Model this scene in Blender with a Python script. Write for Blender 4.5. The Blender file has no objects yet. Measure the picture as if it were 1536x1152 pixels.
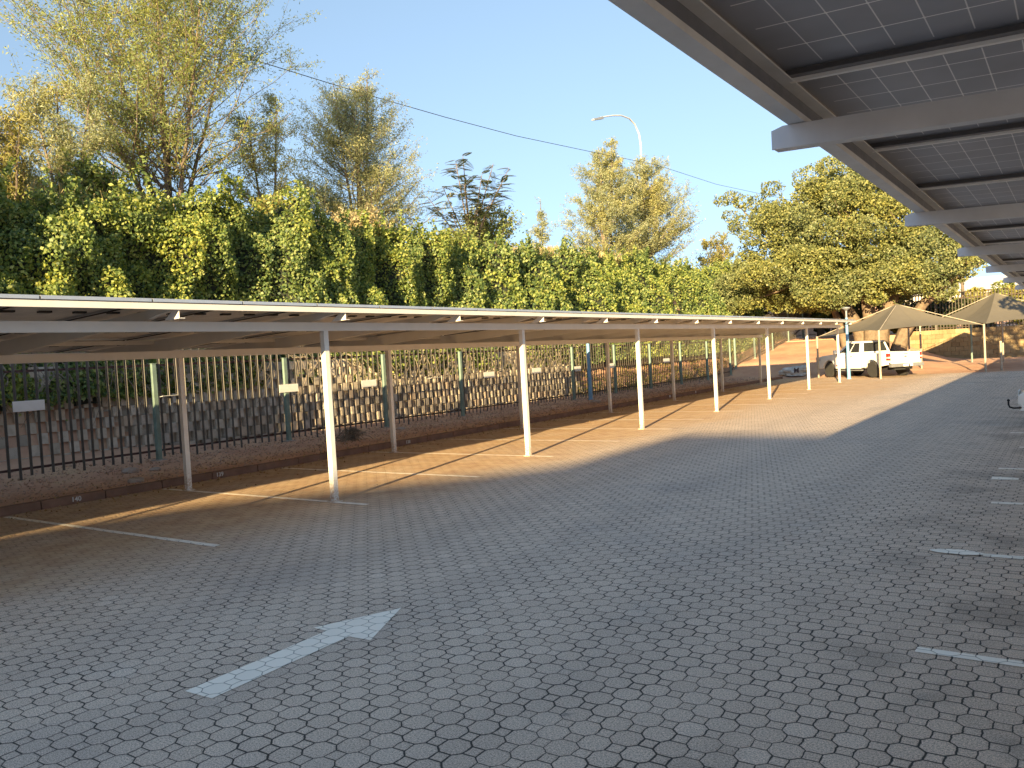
import bpy, bmesh, math, random
import numpy as np
from mathutils import Vector, Matrix
R = math.radians
random.seed(7); RNG = np.random.default_rng(7)
S = bpy.context.scene
COL = S.collection

# ------------------------------------------------------------------ helpers
class MB:
    """collects simple shapes, builds ONE mesh object"""
    def __init__(s): s.v = []; s.f = []
    def add(s, vs, fs):
        n = len(s.v); s.v += [tuple(v) for v in vs]; s.f += [tuple(i + n for i in f) for f in fs]; return s
    def box(s, x0, x1, y0, y1, z0, z1):
        return s.add([(x0,y0,z0),(x1,y0,z0),(x1,y1,z0),(x0,y1,z0),(x0,y0,z1),(x1,y0,z1),(x1,y1,z1),(x0,y1,z1)],
                     [(0,3,2,1),(4,5,6,7),(0,1,5,4),(1,2,6,5),(2,3,7,6),(3,0,4,7)])
    def sbox(s, x0, x1, y0, y1, zf, h):
        """box whose bottom follows zf(x), thickness h"""
        a, b = zf(x0), zf(x1)
        return s.add([(x0,y0,a),(x1,y0,b),(x1,y1,b),(x0,y1,a),(x0,y0,a+h),(x1,y0,b+h),(x1,y1,b+h),(x0,y1,a+h)],
                     [(0,3,2,1),(4,5,6,7),(0,1,5,4),(1,2,6,5),(2,3,7,6),(3,0,4,7)])
    def hexa(s, vs):
        return s.add(vs, [(0,3,2,1),(4,5,6,7),(0,1,5,4),(1,2,6,5),(2,3,7,6),(3,0,4,7)])
    def prism(s, pts, axis, a, b):
        """polygon pts (2-D) extruded along axis from a to b"""
        def P(p, t):
            if axis == 'y': return (p[0], t, p[1])
            if axis == 'x': return (t, p[0], p[1])
            return (p[0], p[1], t)
        n = len(pts)
        vs = [P(p, a) for p in pts] + [P(p, b) for p in pts]
        fs = [tuple(range(n))[::-1], tuple(range(n, 2*n))] + [(i, (i+1) % n, (i+1) % n + n, i + n) for i in range(n)]
        return s.add(vs, fs)
    def tube(s, path, rad, n=8, cap=True):
        path = [Vector(p) for p in path]
        if not hasattr(rad, '__len__'): rad = [rad]*len(path)
        base = len(s.v); vs = []
        up = Vector((0.13, 0.21, 1)).normalized()
        for i, p in enumerate(path):
            d = (path[min(i+1, len(path)-1)] - path[max(i-1, 0)]).normalized()
            a = d.cross(up)
            if a.length < 1e-3: a = d.cross(Vector((1,0,0)))
            a.normalize(); b = d.cross(a)
            for k in range(n):
                t = 2*math.pi*k/n
                vs.append(p + (a*math.cos(t) + b*math.sin(t))*rad[i])
        fs = []
        for i in range(len(path)-1):
            for k in range(n):
                fs.append((i*n+k, i*n+(k+1) % n, (i+1)*n+(k+1) % n, (i+1)*n+k))
        if cap:
            fs.append(tuple(range(n))[::-1]); fs.append(tuple((len(path)-1)*n + k for k in range(n)))
        return s.add(vs, fs)
    def lathe(s, prof, c=(0,0,0), axis='z', n=24):
        """prof: list of (r, h)"""
        vs = []
        for r, h in prof:
            for k in range(n):
                t = 2*math.pi*k/n
                if axis == 'z': vs.append((c[0]+r*math.cos(t), c[1]+r*math.sin(t), c[2]+h))
                elif axis == 'y': vs.append((c[0]+r*math.cos(t), c[1]+h, c[2]+r*math.sin(t)))
                else: vs.append((c[0]+h, c[1]+r*math.cos(t), c[2]+r*math.sin(t)))
        fs = []
        for i in range(len(prof)-1):
            for k in range(n): fs.append((i*n+k, i*n+(k+1) % n, (i+1)*n+(k+1) % n, (i+1)*n+k))
        fs.append(tuple(range(n))[::-1]); fs.append(tuple((len(prof)-1)*n+k for k in range(n)))
        return s.add(vs, fs)
    def build(s, name, mat, parent=None, smooth=False, bevel=0, seg=2):
        me = bpy.data.meshes.new(name); me.from_pydata(s.v, [], s.f); me.update()
        bm = bmesh.new(); bm.from_mesh(me)
        bmesh.ops.recalc_face_normals(bm, faces=bm.faces)
        if bevel:
            ed = [e for e in bm.edges if len(e.link_faces) == 2 and e.calc_face_angle(0) > .5]
            bmesh.ops.bevel(bm, geom=ed, offset=bevel, segments=seg, affect='EDGES', profile=.6, clamp_overlap=True)
        bm.to_mesh(me); bm.free()
        if smooth:
            me.polygons.foreach_set('use_smooth', [True]*len(me.polygons))
            try: me.set_sharp_from_angle(angle=R(40))
            except Exception: pass
        me.materials.append(mat)
        o = bpy.data.objects.new(name, me); COL.objects.link(o)
        if parent: o.parent = parent
        return o

def tag(o, label=None, cat=None, group=None, kind=None):
    if label: o['label'] = label
    if cat: o['category'] = cat
    if group: o['group'] = group
    if kind: o['kind'] = kind
    return o
def empty(name, loc, label=None, cat=None, group=None, rz=0, kind=None):
    o = bpy.data.objects.new(name, None); COL.objects.link(o); o.location = loc; o.rotation_euler = (0, 0, rz)
    o.empty_display_size = .2
    return tag(o, label, cat, group, kind)

def link_np(name, V, F, mat, parent=None, nper=4):
    """fast mesh from numpy: V (n,3), F (m,nper)"""
    me = bpy.data.meshes.new(name)
    m = len(F)
    me.vertices.add(len(V)); me.vertices.foreach_set('co', np.ascontiguousarray(V, np.float32).ravel())
    me.loops.add(m*nper); me.loops.foreach_set('vertex_index', np.ascontiguousarray(F, np.int32).ravel())
    me.polygons.add(m); me.polygons.foreach_set('loop_start', np.arange(m, dtype=np.int32)*nper)
    try: me.polygons.foreach_set('loop_total', np.full(m, nper, np.int32))
    except Exception: pass
    me.update(calc_edges=True); me.validate()
    me.materials.append(mat)
    o = bpy.data.objects.new(name, me); COL.objects.link(o)
    if parent: o.parent = parent
    return o

def leaf_geo(P, size, aspect=.55, bias=(0,0,.5), axis_bias=None, rng=RNG):
    n = len(P)
    size = np.broadcast_to(size, (n,)) * rng.uniform(.65, 1.3, n)
    a = rng.normal(size=(n,3))
    if axis_bias is not None: a += np.asarray(axis_bias)
    a /= np.linalg.norm(a, axis=1)[:,None]
    nn = rng.normal(size=(n,3)) + np.asarray(bias)
    s = np.cross(nn, a); s /= (np.linalg.norm(s, axis=1)[:,None] + 1e-9)
    h = a*(size/2)[:,None]; w = s*(size*aspect/2)[:,None]
    V = np.stack([P-h, P+w-h*.15, P+h, P-w-h*.15], 1).reshape(-1,3)
    return V, np.arange(n*4).reshape(-1,4)

def vnoise(x, y, seed=0):
    r = np.random.default_rng(seed+1000); G = r.uniform(-1, 1, (97,97))
    xi = np.floor(x).astype(int); yi = np.floor(y).astype(int); fx = x-xi; fy = y-yi
    fx = fx*fx*(3-2*fx); fy = fy*fy*(3-2*fy)
    g = lambda i, j: G[i % 97, j % 97]
    return (g(xi,yi)*(1-fx)+g(xi+1,yi)*fx)*(1-fy) + (g(xi,yi+1)*(1-fx)+g(xi+1,yi+1)*fx)*fy

def text_mesh(body, size, mat, name, parent=None, extrude=.0015, mtx=None, bold=0):
    cu = bpy.data.curves.new(name, 'FONT'); cu.body = body; cu.size = size; cu.extrude = extrude
    cu.align_x = 'CENTER'; cu.align_y = 'CENTER'; cu.offset = bold
    to = bpy.data.objects.new(name, cu); COL.objects.link(to)
    dg = bpy.context.evaluated_depsgraph_get()
    me = bpy.data.meshes.new_from_object(to.evaluated_get(dg))
    bpy.data.objects.remove(to)
    me.materials.clear(); me.materials.append(mat)
    o = bpy.data.objects.new(name, me); COL.objects.link(o)
    if parent: o.parent = parent
    if mtx is not None: o.matrix_local = mtx
    return o

# ------------------------------------------------------------------ materials
class NT:
    def __init__(s, name):
        s.m = bpy.data.materials.new(name); s.m.use_nodes = True; s.t = s.m.node_tree
        s.b = s.t.nodes['Principled BSDF']; s.out = s.t.nodes['Material Output']
    def n(s, typ, **kw):
        nd = s.t.nodes.new(typ)
        for k, v in kw.items(): setattr(nd, k, v)
        return nd
    def l(s, a, b): s.t.links.new(a, b)
    def _in(s, nd, i, v):
        if v is None: return
        if isinstance(v, (int, float)): nd.inputs[i].default_value = v
        elif isinstance(v, (tuple, list)): nd.inputs[i].default_value = v
        else: s.l(v, nd.inputs[i])
    def math(s, op, a, b=None, c=None, clamp=False):
        nd = s.n('ShaderNodeMath', operation=op); nd.use_clamp = clamp
        s._in(nd, 0, a); s._in(nd, 1, b); s._in(nd, 2, c); return nd.outputs[0]
    def mix(s, f, a, b, mode='MIX'):
        nd = s.n('ShaderNodeMix', data_type='RGBA', blend_type=mode)
        s._in(nd, 0, f); s._in(nd, 6, a); s._in(nd, 7, b); return nd.outputs[2]
    def noise(s, scale, detail=3, rough=.55, vec=None, dim='3D', w=0):
        nd = s.n('ShaderNodeTexNoise', noise_dimensions=dim)
        nd.inputs['Scale'].default_value = scale; nd.inputs['Detail'].default_value = detail; nd.inputs['Roughness'].default_value = rough
        if vec is not None: s.l(vec, nd.inputs['Vector'])
        return nd.outputs[0]
    def ramp(s, f, stops):
        nd = s.n('ShaderNodeValToRGB'); e = nd.color_ramp.elements
        e[0].position, e[0].color = stops[0][0], (*stops[0][1], 1)
        e[1].position, e[1].color = stops[-1][0], (*stops[-1][1], 1)
        for p, c in stops[1:-1]:
            q = e.new(p); q.color = (*c, 1)
        s.l(f, nd.inputs[0]); return nd.outputs[0]
    def smooth(s, v, a, b):
        nd = s.n('ShaderNodeMapRange', interpolation_type='SMOOTHSTEP')
        s._in(nd, 0, v); nd.inputs[1].default_value = a; nd.inputs[2].default_value = b; return nd.outputs[0]
    def bump(s, h, strength=.5, dist=.01):
        nd = s.n('ShaderNodeBump'); nd.inputs['Strength'].default_value = strength; nd.inputs['Distance'].default_value = dist
        s.l(h, nd.inputs['Height']); s.l(nd.outputs[0], s.b.inputs['Normal'])
    def pos(s):
        g = s.n('ShaderNodeNewGeometry'); x = s.n('ShaderNodeSeparateXYZ'); s.l(g.outputs['Position'], x.inputs[0])
        return g.outputs['Position'], x.outputs[0], x.outputs[1], x.outputs[2]
    def obj(s):
        g = s.n('ShaderNodeTexCoord'); x = s.n('ShaderNodeSeparateXYZ'); s.l(g.outputs['Object'], x.inputs[0])
        return g.outputs['Object'], x.outputs[0], x.outputs[1], x.outputs[2]
    def base(s, c):
        if isinstance(c, tuple): s.b.inputs['Base Color'].default_value = (*c[:3], 1)
        else: s.l(c, s.b.inputs['Base Color'])
    def rough(s, v): s._in(s.b, 'Roughness', v) if not isinstance(v, (int, float)) else setattr(s.b.inputs['Roughness'], 'default_value', v)

def simple(name, col, rough=.6, metal=0, var=.12, scale=6, bump=0, spec=.5, bscale=60):
    t = NT(name); P = t.n('ShaderNodeTexCoord').outputs['Object']
    n = t.noise(scale, 4, .6, P)
    d = tuple(c*(1-var) for c in col); u = tuple(min(1, c*(1+var)) for c in col)
    t.base(t.ramp(n, [(.3, d), (.7, u)]))
    t.b.inputs['Metallic'].default_value = metal
    t.l(t.ramp(t.noise(scale*2.3, 3, .6, P), [(.3, (rough*.85,)*3), (.75, (min(1, rough*1.15),)*3)]), t.b.inputs['Roughness'])
    t.b.inputs['Specular IOR Level'].default_value = spec
    if bump: t.bump(t.noise(bscale, 3, .6, P), bump, .01)
    return t.m

PV = .2338  # paver repeat along the aisle
def paver_nodes(t):
    pos, x, y, z = t.pos()
    wob = t.noise(1.7, 2, .5, pos)
    wob = t.math('MULTIPLY', t.math('SUBTRACT', wob, .5), .05)
    fine = t.math('MULTIPLY', t.math('SUBTRACT', t.noise(22, 2, .5, pos), .5), .07)
    a = t.math('ADD', t.math('DIVIDE', t.math('SUBTRACT', t.math('ADD', x, y), .682), PV), t.math('ADD', wob, fine))
    b = t.math('ADD', t.math('DIVIDE', t.math('SUBTRACT', t.math('SUBTRACT', y, x), 6.296), PV), t.math('SUBTRACT', wob, fine))
    ia = t.math('FLOOR', t.math('ADD', a, .5)); ib = t.math('FLOOR', t.math('ADD', b, .5))
    fa = t.math('ABSOLUTE', t.math('SUBTRACT', a, ia)); fb = t.math('ABSOLUTE', t.math('SUBTRACT', b, ib))
    c = .662
    sm = t.math('ADD', fa, fb)
    isq = t.math('GREATER_THAN', sm, c)
    d1 = t.math('DIVIDE', t.math('ABSOLUTE', t.math('SUBTRACT', sm, c)), 1.414)
    d2 = t.math('ADD', t.math('SUBTRACT', .5, t.math('MAXIMUM', fa, fb)), t.math('MULTIPLY', isq, 9))
    d = t.math('MINIMUM', d1, d2)
    # the moulded groove inside one paver is shallower than a real joint
    side = t.math('MULTIPLY', isq, 1)
    qa = t.math('FLOOR', a); qb = t.math('FLOOR', b)
    cid = t.n('ShaderNodeCombineXYZ')
    t.l(t.math('ADD', t.math('MULTIPLY', ia, t.math('SUBTRACT', 1, isq)), t.math('MULTIPLY', qa, isq)), cid.inputs[0])
    t.l(t.math('ADD', t.math('MULTIPLY', ib, t.math('SUBTRACT', 1, isq)), t.math('MULTIPLY', qb, isq)), cid.inputs[1])
    t.l(t.math('MULTIPLY', isq, 37.3), cid.inputs[2])
    wn = t.n('ShaderNodeTexWhiteNoise', noise_dimensions='3D'); t.l(cid.outputs[0], wn.inputs[0])
    return pos, x, y, d, wn.outputs[0], wn.outputs[1]

def mat_paving():
    t = NT('paving')
    pos, x, y, d, rnd, rcol = paver_nodes(t)
    jn = t.noise(2.5, 3, .6, pos)
    jn = t.smooth(jn, .3, .7)
    jw = t.math('ADD', .022, t.math('MULTIPLY', jn, .030))
    joint = t.n('ShaderNodeMapRange', interpolation_type='SMOOTHSTEP'); t.l(d, joint.inputs[0])
    t.l(t.math('MULTIPLY', jw, .35), joint.inputs[1]); t.l(jw, joint.inputs[2])
    top = joint.outputs[0]   # 0 in joint, 1 on paver
    grain = t.noise(230, 4, .85, pos); g2 = t.noise(95, 3, .8, pos)
    base = t.ramp(rnd, [(0, (.585, .457, .36)), (.5, (.62, .487, .384)), (.95, (.65, .512, .405)), (1, (.69, .55, .44))])
    big = t.noise(.35, 4, .6, pos); mid = t.noise(1.6, 4, .65, pos)
    base = t.mix(t.math('MULTIPLY', t.smooth(big, .52, .72), .4), base, (.35, .30, .275, 1))
    base = t.mix(t.math('MULTIPLY', t.smooth(mid, .55, .75), .3), base, (.56, .49, .42, 1))
    # old oil marks near the right bays
    oil = t.math('MULTIPLY', t.smooth(t.noise(1.1, 4, .6, pos), .48, .66), t.smooth(x, -2.2, -.8))
    base = t.mix(t.math('MULTIPLY', oil, .5), base, (.20, .16, .13, 1))
    for xc_ in (-2.6, -4.25, -5.9):
        band = t.math('SUBTRACT', 1, t.smooth(t.math('ABSOLUTE', t.math('ADD', t.math('SUBTRACT', x, xc_), t.math('MULTIPLY', t.math('SUBTRACT', big, .5), 1.6))), .1, .55))
        base = t.mix(t.math('MULTIPLY', band, t.math('MULTIPLY', mid, .34)), base, (.30, .25, .22, 1))
    drip = t.smooth(t.noise(5.5, 2, .5, pos), .73, .78)
    base = t.mix(t.math('MULTIPLY', drip, .55), base, (.13, .12, .12, 1))
    spk = t.math('ADD', t.math('ADD', t.math('MULTIPLY', grain, 5.0), t.math('MULTIPLY', g2, 3.2)), -3.12)
    spk = t.math('MAXIMUM', spk, .25)
    base = t.mix(.95, base, t.mix(1, base, spk, 'MULTIPLY'))
    base = t.mix(t.math('MULTIPLY', t.smooth(g2, .60, .70), .35), base, (.68, .57, .46, 1))
    # red dust blown from the soil strip: lies where it lies, whatever the light
    edge = t.math('ADD', x, t.math('MULTIPLY', t.math('SUBTRACT', t.noise(.45, 4, .6, pos), .5), 3.6))
    dust = t.smooth(edge, -6.9, -9.0)
    far = t.math('MULTIPLY', t.smooth(y, 16, 34), t.math('SUBTRACT', 1, t.smooth(x, -6.4, -4.6)))
    dust = t.math('MAXIMUM', dust, t.math('MULTIPLY', far, .9))
    patch = t.smooth(t.noise(.9, 5, .65, pos), .28, .62)
    dust = t.math('MULTIPLY', dust, t.math('ADD', .55, t.math('MULTIPLY', patch, .4)))
    light = t.math('MULTIPLY', t.math('SUBTRACT', 1, t.smooth(x, -7.0, -5.2)), .18)
    dust = t.math('MAXIMUM', dust, t.math('MULTIPLY', light, patch))
    dcol = t.ramp(t.noise(3.2, 4, .6, pos), [(.3, (.43, .255, .15)), (.55, (.55, .37, .22)), (.8, (.65, .48, .30))])
    base = t.mix(dust, base, dcol)
    jcol = t.mix(dust, (.04, .036, .032, 1), (.19, .11, .065, 1))
    jmix = t.math('ADD', top, t.math('MULTIPLY', dust, t.math('MULTIPLY', .45, t.math('SUBTRACT', 1, top))))
    t.base(t.mix(jmix, jcol, base))
    t.b.inputs['Roughness'].default_value = .82; t.b.inputs['Specular IOR Level'].default_value = .35
    # height: rounded paver edge + grain
    rnd_edge = t.smooth(d, 0.0, .11)
    h = t.math('ADD', t.math('MULTIPLY', rnd_edge, 1.0), t.math('MULTIPLY', grain, .30))
    h = t.math('ADD', h, t.math('MULTIPLY', rnd, .2))
    h = t.math('ADD', h, t.math('MULTIPLY', g2, .18))
    t.bump(h, .8, .006)
    return t.m

def mat_roadpaint(name, wear=.5, col=(.62, .63, .64)):
    t = NT(name)
    pos, x, y, d, rnd, rcol = paver_nodes(t)
    joint = t.smooth(d, .006, .03)
    n1 = t.noise(9, 4, .7, pos); n2 = t.noise(60, 3, .7, pos)
    worn = t.smooth(t.math('ADD', t.math('MULTIPLY', n1, .6), t.math('MULTIPLY', n2, .4)), wear, wear+.16)
    c = t.mix(t.math('MULTIPLY', worn, .85), (*col, 1), (.44, .37, .30, 1))
    c = t.mix(t.math('MULTIPLY', t.smooth(rnd, .0, 1.0), .3), c, (.80, .72, .61, 1))
    c = t.mix(joint, (.28, .24, .2, 1), c)
    t.base(c); t.b.inputs['Roughness'].default_value = .6
    t.bump(t.math('ADD', t.smooth(d, 0, .07), t.math('MULTIPLY', n2, .2)), .6, .004)
    return t.m

def mat_soil():
    t = NT('soil'); pos, x, y, z = t.pos()
    n = t.noise(.8, 6, .65, pos); f = t.noise(14, 5, .7, pos); g = t.noise(60, 3, .7, pos)
    c = t.ramp(n, [(.3, (.50, .27, .18)), (.5, (.60, .35, .23)), (.72, (.66, .43, .27))])
    c = t.mix(t.math('MULTIPLY', t.smooth(f, .55, .75), .3), c, (.30, .16, .11, 1))
    c = t.mix(t.math('MULTIPLY', t.smooth(g, .58, .7), .5), c, (.48, .34, .24, 1))
    hi = t.smooth(z, 5.4, 6.6)
    c = t.mix(hi, c, t.ramp(f, [(.3, (.2, .16, .07)), (.7, (.34, .27, .13))]))
    t.base(c); t.b.inputs['Roughness'].default_value = .95; t.b.inputs['Specular IOR Level'].default_value = .2
    t.bump(t.math('ADD', t.math('MULTIPLY', f, 1), t.math('MULTIPLY', g, .5)), .5, .03)
    return t.m

def mat_leaf(name, cols, trans=.3, rough=.5, big=.35, spec=.4):
    t = NT(name)
    g = t.n('ShaderNodeNewGeometry')
    c = t.ramp(g.outputs['Random Per Island'], [(i/(len(cols)-1), c) for i, c in enumerate(cols)])
    n = t.noise(big, 3, .6, g.outputs['Position'])
    c = t.mix(t.smooth(n, .35, .7), c, t.mix(1, c, (1.35, 1.2, .8, 1), 'MULTIPLY'))
    t.base(c); t.b.inputs['Roughness'].default_value = rough; t.b.inputs['Specular IOR Level'].default_value = spec
    tr = t.n('ShaderNodeBsdfTranslucent'); t.l(t.mix(1, c, (1.3, 1.25, .55, 1), 'MULTIPLY'), tr.inputs[0])
    mx = t.n('ShaderNodeMixShader'); mx.inputs[0].default_value = trans
    t.l(t.b.outputs[0], mx.inputs[1]); t.l(tr.outputs[0], mx.inputs[2]); t.l(mx.outputs[0], t.out.inputs[0])
    return t.m

def mat_island(name, cols, rough=.9, scale=12, bump=.5):
    t = NT(name); g = t.n('ShaderNodeNewGeometry')
    c = t.ramp(g.outputs['Random Per Island'], [(i/(len(cols)-1), c) for i, c in enumerate(cols)])
    n = t.noise(scale, 4, .65, g.outputs['Position'])
    c = t.mix(t.math('MULTIPLY', t.smooth(n, .4, .7), .4), c, t.mix(1, c, (.55, .52, .5, 1), 'MULTIPLY'))
    t.base(c); t.b.inputs['Roughness'].default_value = rough; t.b.inputs['Specular IOR Level'].default_value = .25
    t.bump(t.noise(scale*4, 4, .7, g.outputs['Position']), bump, .02)
    return t.m

def mat_panel(name, L, W, ncx, ncy, back=(.075, .07, .074), line=.0016, linecol=(.42, .42, .44)):
    """underside of a glass-glass solar module; object origin in its centre, x = long side"""
    t = NT(name); o, x, y, z = t.obj()
    ex, ey = L/2-.032, W/2-.03
    gap = .012
    def lines(c, e, n, midgap):
        # position inside the cell field
        if midgap: u = t.math('DIVIDE', t.math('SUBTRACT', t.math('ABSOLUTE', c), gap), (e-gap)/(n/2))
        else: u = t.math('DIVIDE', t.math('ADD', c, e), 2*e/n)
        f = t.math('ABSOLUTE', t.math('SUBTRACT', t.math('FRACT', t.math('ADD', u, .5)), .5))
        size = (e-gap)/(n/2) if midgap else 2*e/n
        return t.math('MULTIPLY', f, size)
    lx = lines(x, ex, ncx, True); ly = lines(y, ey, ncy, False)
    inx = t.math('LESS_THAN', t.math('ABSOLUTE', x), ex-.02); iny = t.math('LESS_THAN', t.math('ABSOLUTE', y), ey-.02)
    inside = t.math('MULTIPLY', inx, iny)
    m1 = t.math('MULTIPLY', t.math('LESS_THAN', lx, line*.85), inside)
    m2 = t.math('MULTIPLY', t.math('LESS_THAN', ly, line*1.35), inside)
    corner = t.math('MULTIPLY', t.math('LESS_THAN', t.math('ADD', lx, ly), .008), inside)
    m = t.math('MAXIMUM', t.math('MAXIMUM', t.math('MULTIPLY', m1, .8), m2), corner)
    n = t.noise(2.2, 3, .6, o)
    cell = t.ramp(n, [(.3, tuple(c*.85 for c in back)), (.7, tuple(c*1.2 for c in back))])
    t.base(t.mix(m, cell, (*linecol, 1)))
    t.b.inputs['Roughness'].default_value = .33; t.b.inputs['Specular IOR Level'].default_value = .4
    return t.m

M = {}
M['paving'] = mat_paving(); M['soil'] = mat_soil()
M['paint'] = mat_roadpaint('bay_paint', .60, (.98, .89, .77)); M['arrow'] = mat_roadpaint('arrow_paint', .64, (.98, .88, .75))
M['kerb'] = simple('kerb_concrete', (.20, .105, .068), .9, var=.25, scale=3, bump=.5)
M['kerb_joint'] = simple('kerb_joint', (.05, .03, .02), .95)
M['white_steel'] = simple('white_steel', (.74, .70, .64), .42, var=.06, scale=3)
def mat_post():
    t = NT('white_post_paint'); pos, x, y, z = t.pos()
    n = t.noise(5, 4, .6, pos); f = t.noise(38, 4, .7, pos)
    c = t.ramp(n, [(.3, (.70, .66, .60)), (.7, (.78, .75, .69))])
    low = t.math('SUBTRACT', 1, t.smooth(z, .02, .45))
    c = t.mix(t.math('MULTIPLY', low, t.smooth(f, .35, .6)), c, (.48, .30, .19, 1))
    c = t.mix(t.math('MULTIPLY', t.smooth(f, .66, .72), .6), c, (.34, .25, .18, 1))
    t.base(c); t.b.inputs['Roughness'].default_value = .45; return t.m
M['post_steel'] = mat_post()
M['grey_steel'] = simple('painted_grey_steel', (.70, .67, .62), .42, var=.06, scale=2)
M['galv'] = simple('galvanised_steel', (.64, .68, .74), .5, metal=0, var=.10, scale=4)
M['web'] = simple('dark_channel', (.13, .15, .20), .5, var=.1)
M['alu'] = simple('aluminium_frame', (.55, .56, .58), .35, metal=.6, var=.05)
M['alu_bright'] = simple('bright_aluminium', (.92, .93, .95), .5, metal=0, var=.03)
M['black_frame'] = simple('dark_module_edge', (.16, .158, .17), .45)
M['jbox'] = simple('black_plastic', (.012, .012, .013), .5)
M['panelL'] = mat_panel('module_underside_left', 2.278, 1.134, 24, 6, (.64, .60, .55), .0015, (.9, .88, .84))
M['panelR'] = mat_panel('module_underside_right', 2.384, 1.27, 22, 6, (.31, .335, .40), .0023, (.95, .95, .97))
M['sticker'] = simple('module_label', (.32, .31, .31), .5)
M['green_post'] = simple('green_grey_post', (.17, .235, .20), .6, var=.2, scale=5)
M['pale'] = simple('dark_palisade', (.10, .085, .07), .5, var=.25, scale=3)
M['rust_rail'] = simple('rusty_rail', (.07, .03, .024), .7, var=.3)
M['plate'] = simple('white_plate', (.72, .71, .68), .5, var=.05)
M['blocks'] = mat_island('wall_blocks', [(.36,.31,.25), (.50,.42,.33), (.60,.51,.41), (.44,.38,.32), (.56,.42,.30)], .95, 7)
M['blocks_far'] = mat_island('far_wall_blocks', [(.22,.15,.08), (.33,.24,.13), (.28,.19,.10), (.38,.29,.17)], .95, 5)
M['bark_grey'] = simple('bark_grey', (.16, .12, .09), .9, var=.35, scale=9, bump=.6)
M['bark_pale'] = simple('bark_pale', (.17, .12, .08), .9, var=.3, scale=6, bump=.6)
M['vine'] = simple('dry_vine', (.24, .19, .14), .9, var=.3)
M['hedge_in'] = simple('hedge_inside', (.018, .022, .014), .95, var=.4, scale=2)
M['ivy'] = mat_leaf('ivy_leaf', [(.05,.09,.045), (.10,.155,.055), (.17,.235,.075), (.26,.31,.10), (.38,.41,.17)], .42)
M['ficus'] = mat_leaf('broad_leaf', [(.075,.10,.045), (.125,.15,.065), (.185,.205,.085), (.27,.27,.12)], .25)
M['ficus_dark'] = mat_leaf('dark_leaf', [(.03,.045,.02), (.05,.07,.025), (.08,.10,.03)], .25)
M['wisp'] = mat_leaf('feathery_leaf', [(.13,.17,.06), (.18,.23,.08), (.24,.28,.10), (.33,.35,.15)], .4)
M['wisp_blue'] = mat_leaf('blue_green_leaf', [(.20,.23,.15), (.27,.30,.19), (.34,.36,.23), (.42,.42,.28)], .45)
M['pinnate'] = mat_leaf('pinnate_leaf', [(.07,.10,.055), (.11,.15,.08), (.17,.20,.11)], .25)
M['yellow_leaf'] = mat_leaf('yellow_leaf', [(.15,.16,.06), (.22,.22,.08), (.30,.28,.12)], .35)
M['straw'] = mat_leaf('straw', [(.30,.25,.13), (.38,.32,.19), (.45,.39,.25)], .3)
M['net'] = simple('shade_net', (.13, .11, .082), .85, var=.06, scale=1.5)
M['net_pole'] = simple('net_pole', (.36, .30, .23), .6, var=.25, scale=7)
M['blue_pole'] = simple('blue_pole', (.16, .33, .52), .45, var=.12, scale=5)
M['lamp_white'] = simple('lamp_steel', (.62, .63, .63), .45, var=.05)
M['lamp_grey'] = simple('lamp_head', (.22, .23, .25), .5)
M['car_white'] = simple('white_car_paint', (.78, .76, .72), .25, var=.02)
M['car_grey'] = simple('grey_bumper', (.16, .16, .165), .45)
M['glass'] = simple('dark_glass', (.03, .032, .035), .08, spec=.8)
M['tyre'] = simple('tyre', (.03, .028, .027), .85)
M['rim'] = simple('rim', (.28, .27, .26), .4, metal=.5)
M['red_lens'] = simple('red_lens', (.45, .03, .02), .2)
M['clear_lens'] = simple('clear_lens', (.6, .5, .45), .2)
M['under'] = simple('underbody', (.02, .02, .02), .9)
M['bag'] = simple('white_bag', (.52, .50, .47), .8, var=.2, scale=4, bump=.5, bscale=12)
M['bag_print'] = simple('bag_print', (.09, .06, .06), .8)
M['cable'] = simple('cable_black', (.02, .02, .022), .6)
M['house_wall'] = simple('pale_plaster', (.55, .50, .44), .9)
M['roof_sheet'] = simple('pale_roof', (.62, .60, .58), .6)
M['office'] = simple('cream_plaster', (.72, .68, .60), .9, var=.06, scale=3)  # walls of the added unseen shadow casters, pale for bounced light
M['stone'] = simple('grey_stone', (.38, .30, .25), .9, var=.3, bump=.6)
M['number'] = simple('kerb_number_paint', (.62, .60, .56), .7)

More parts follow.
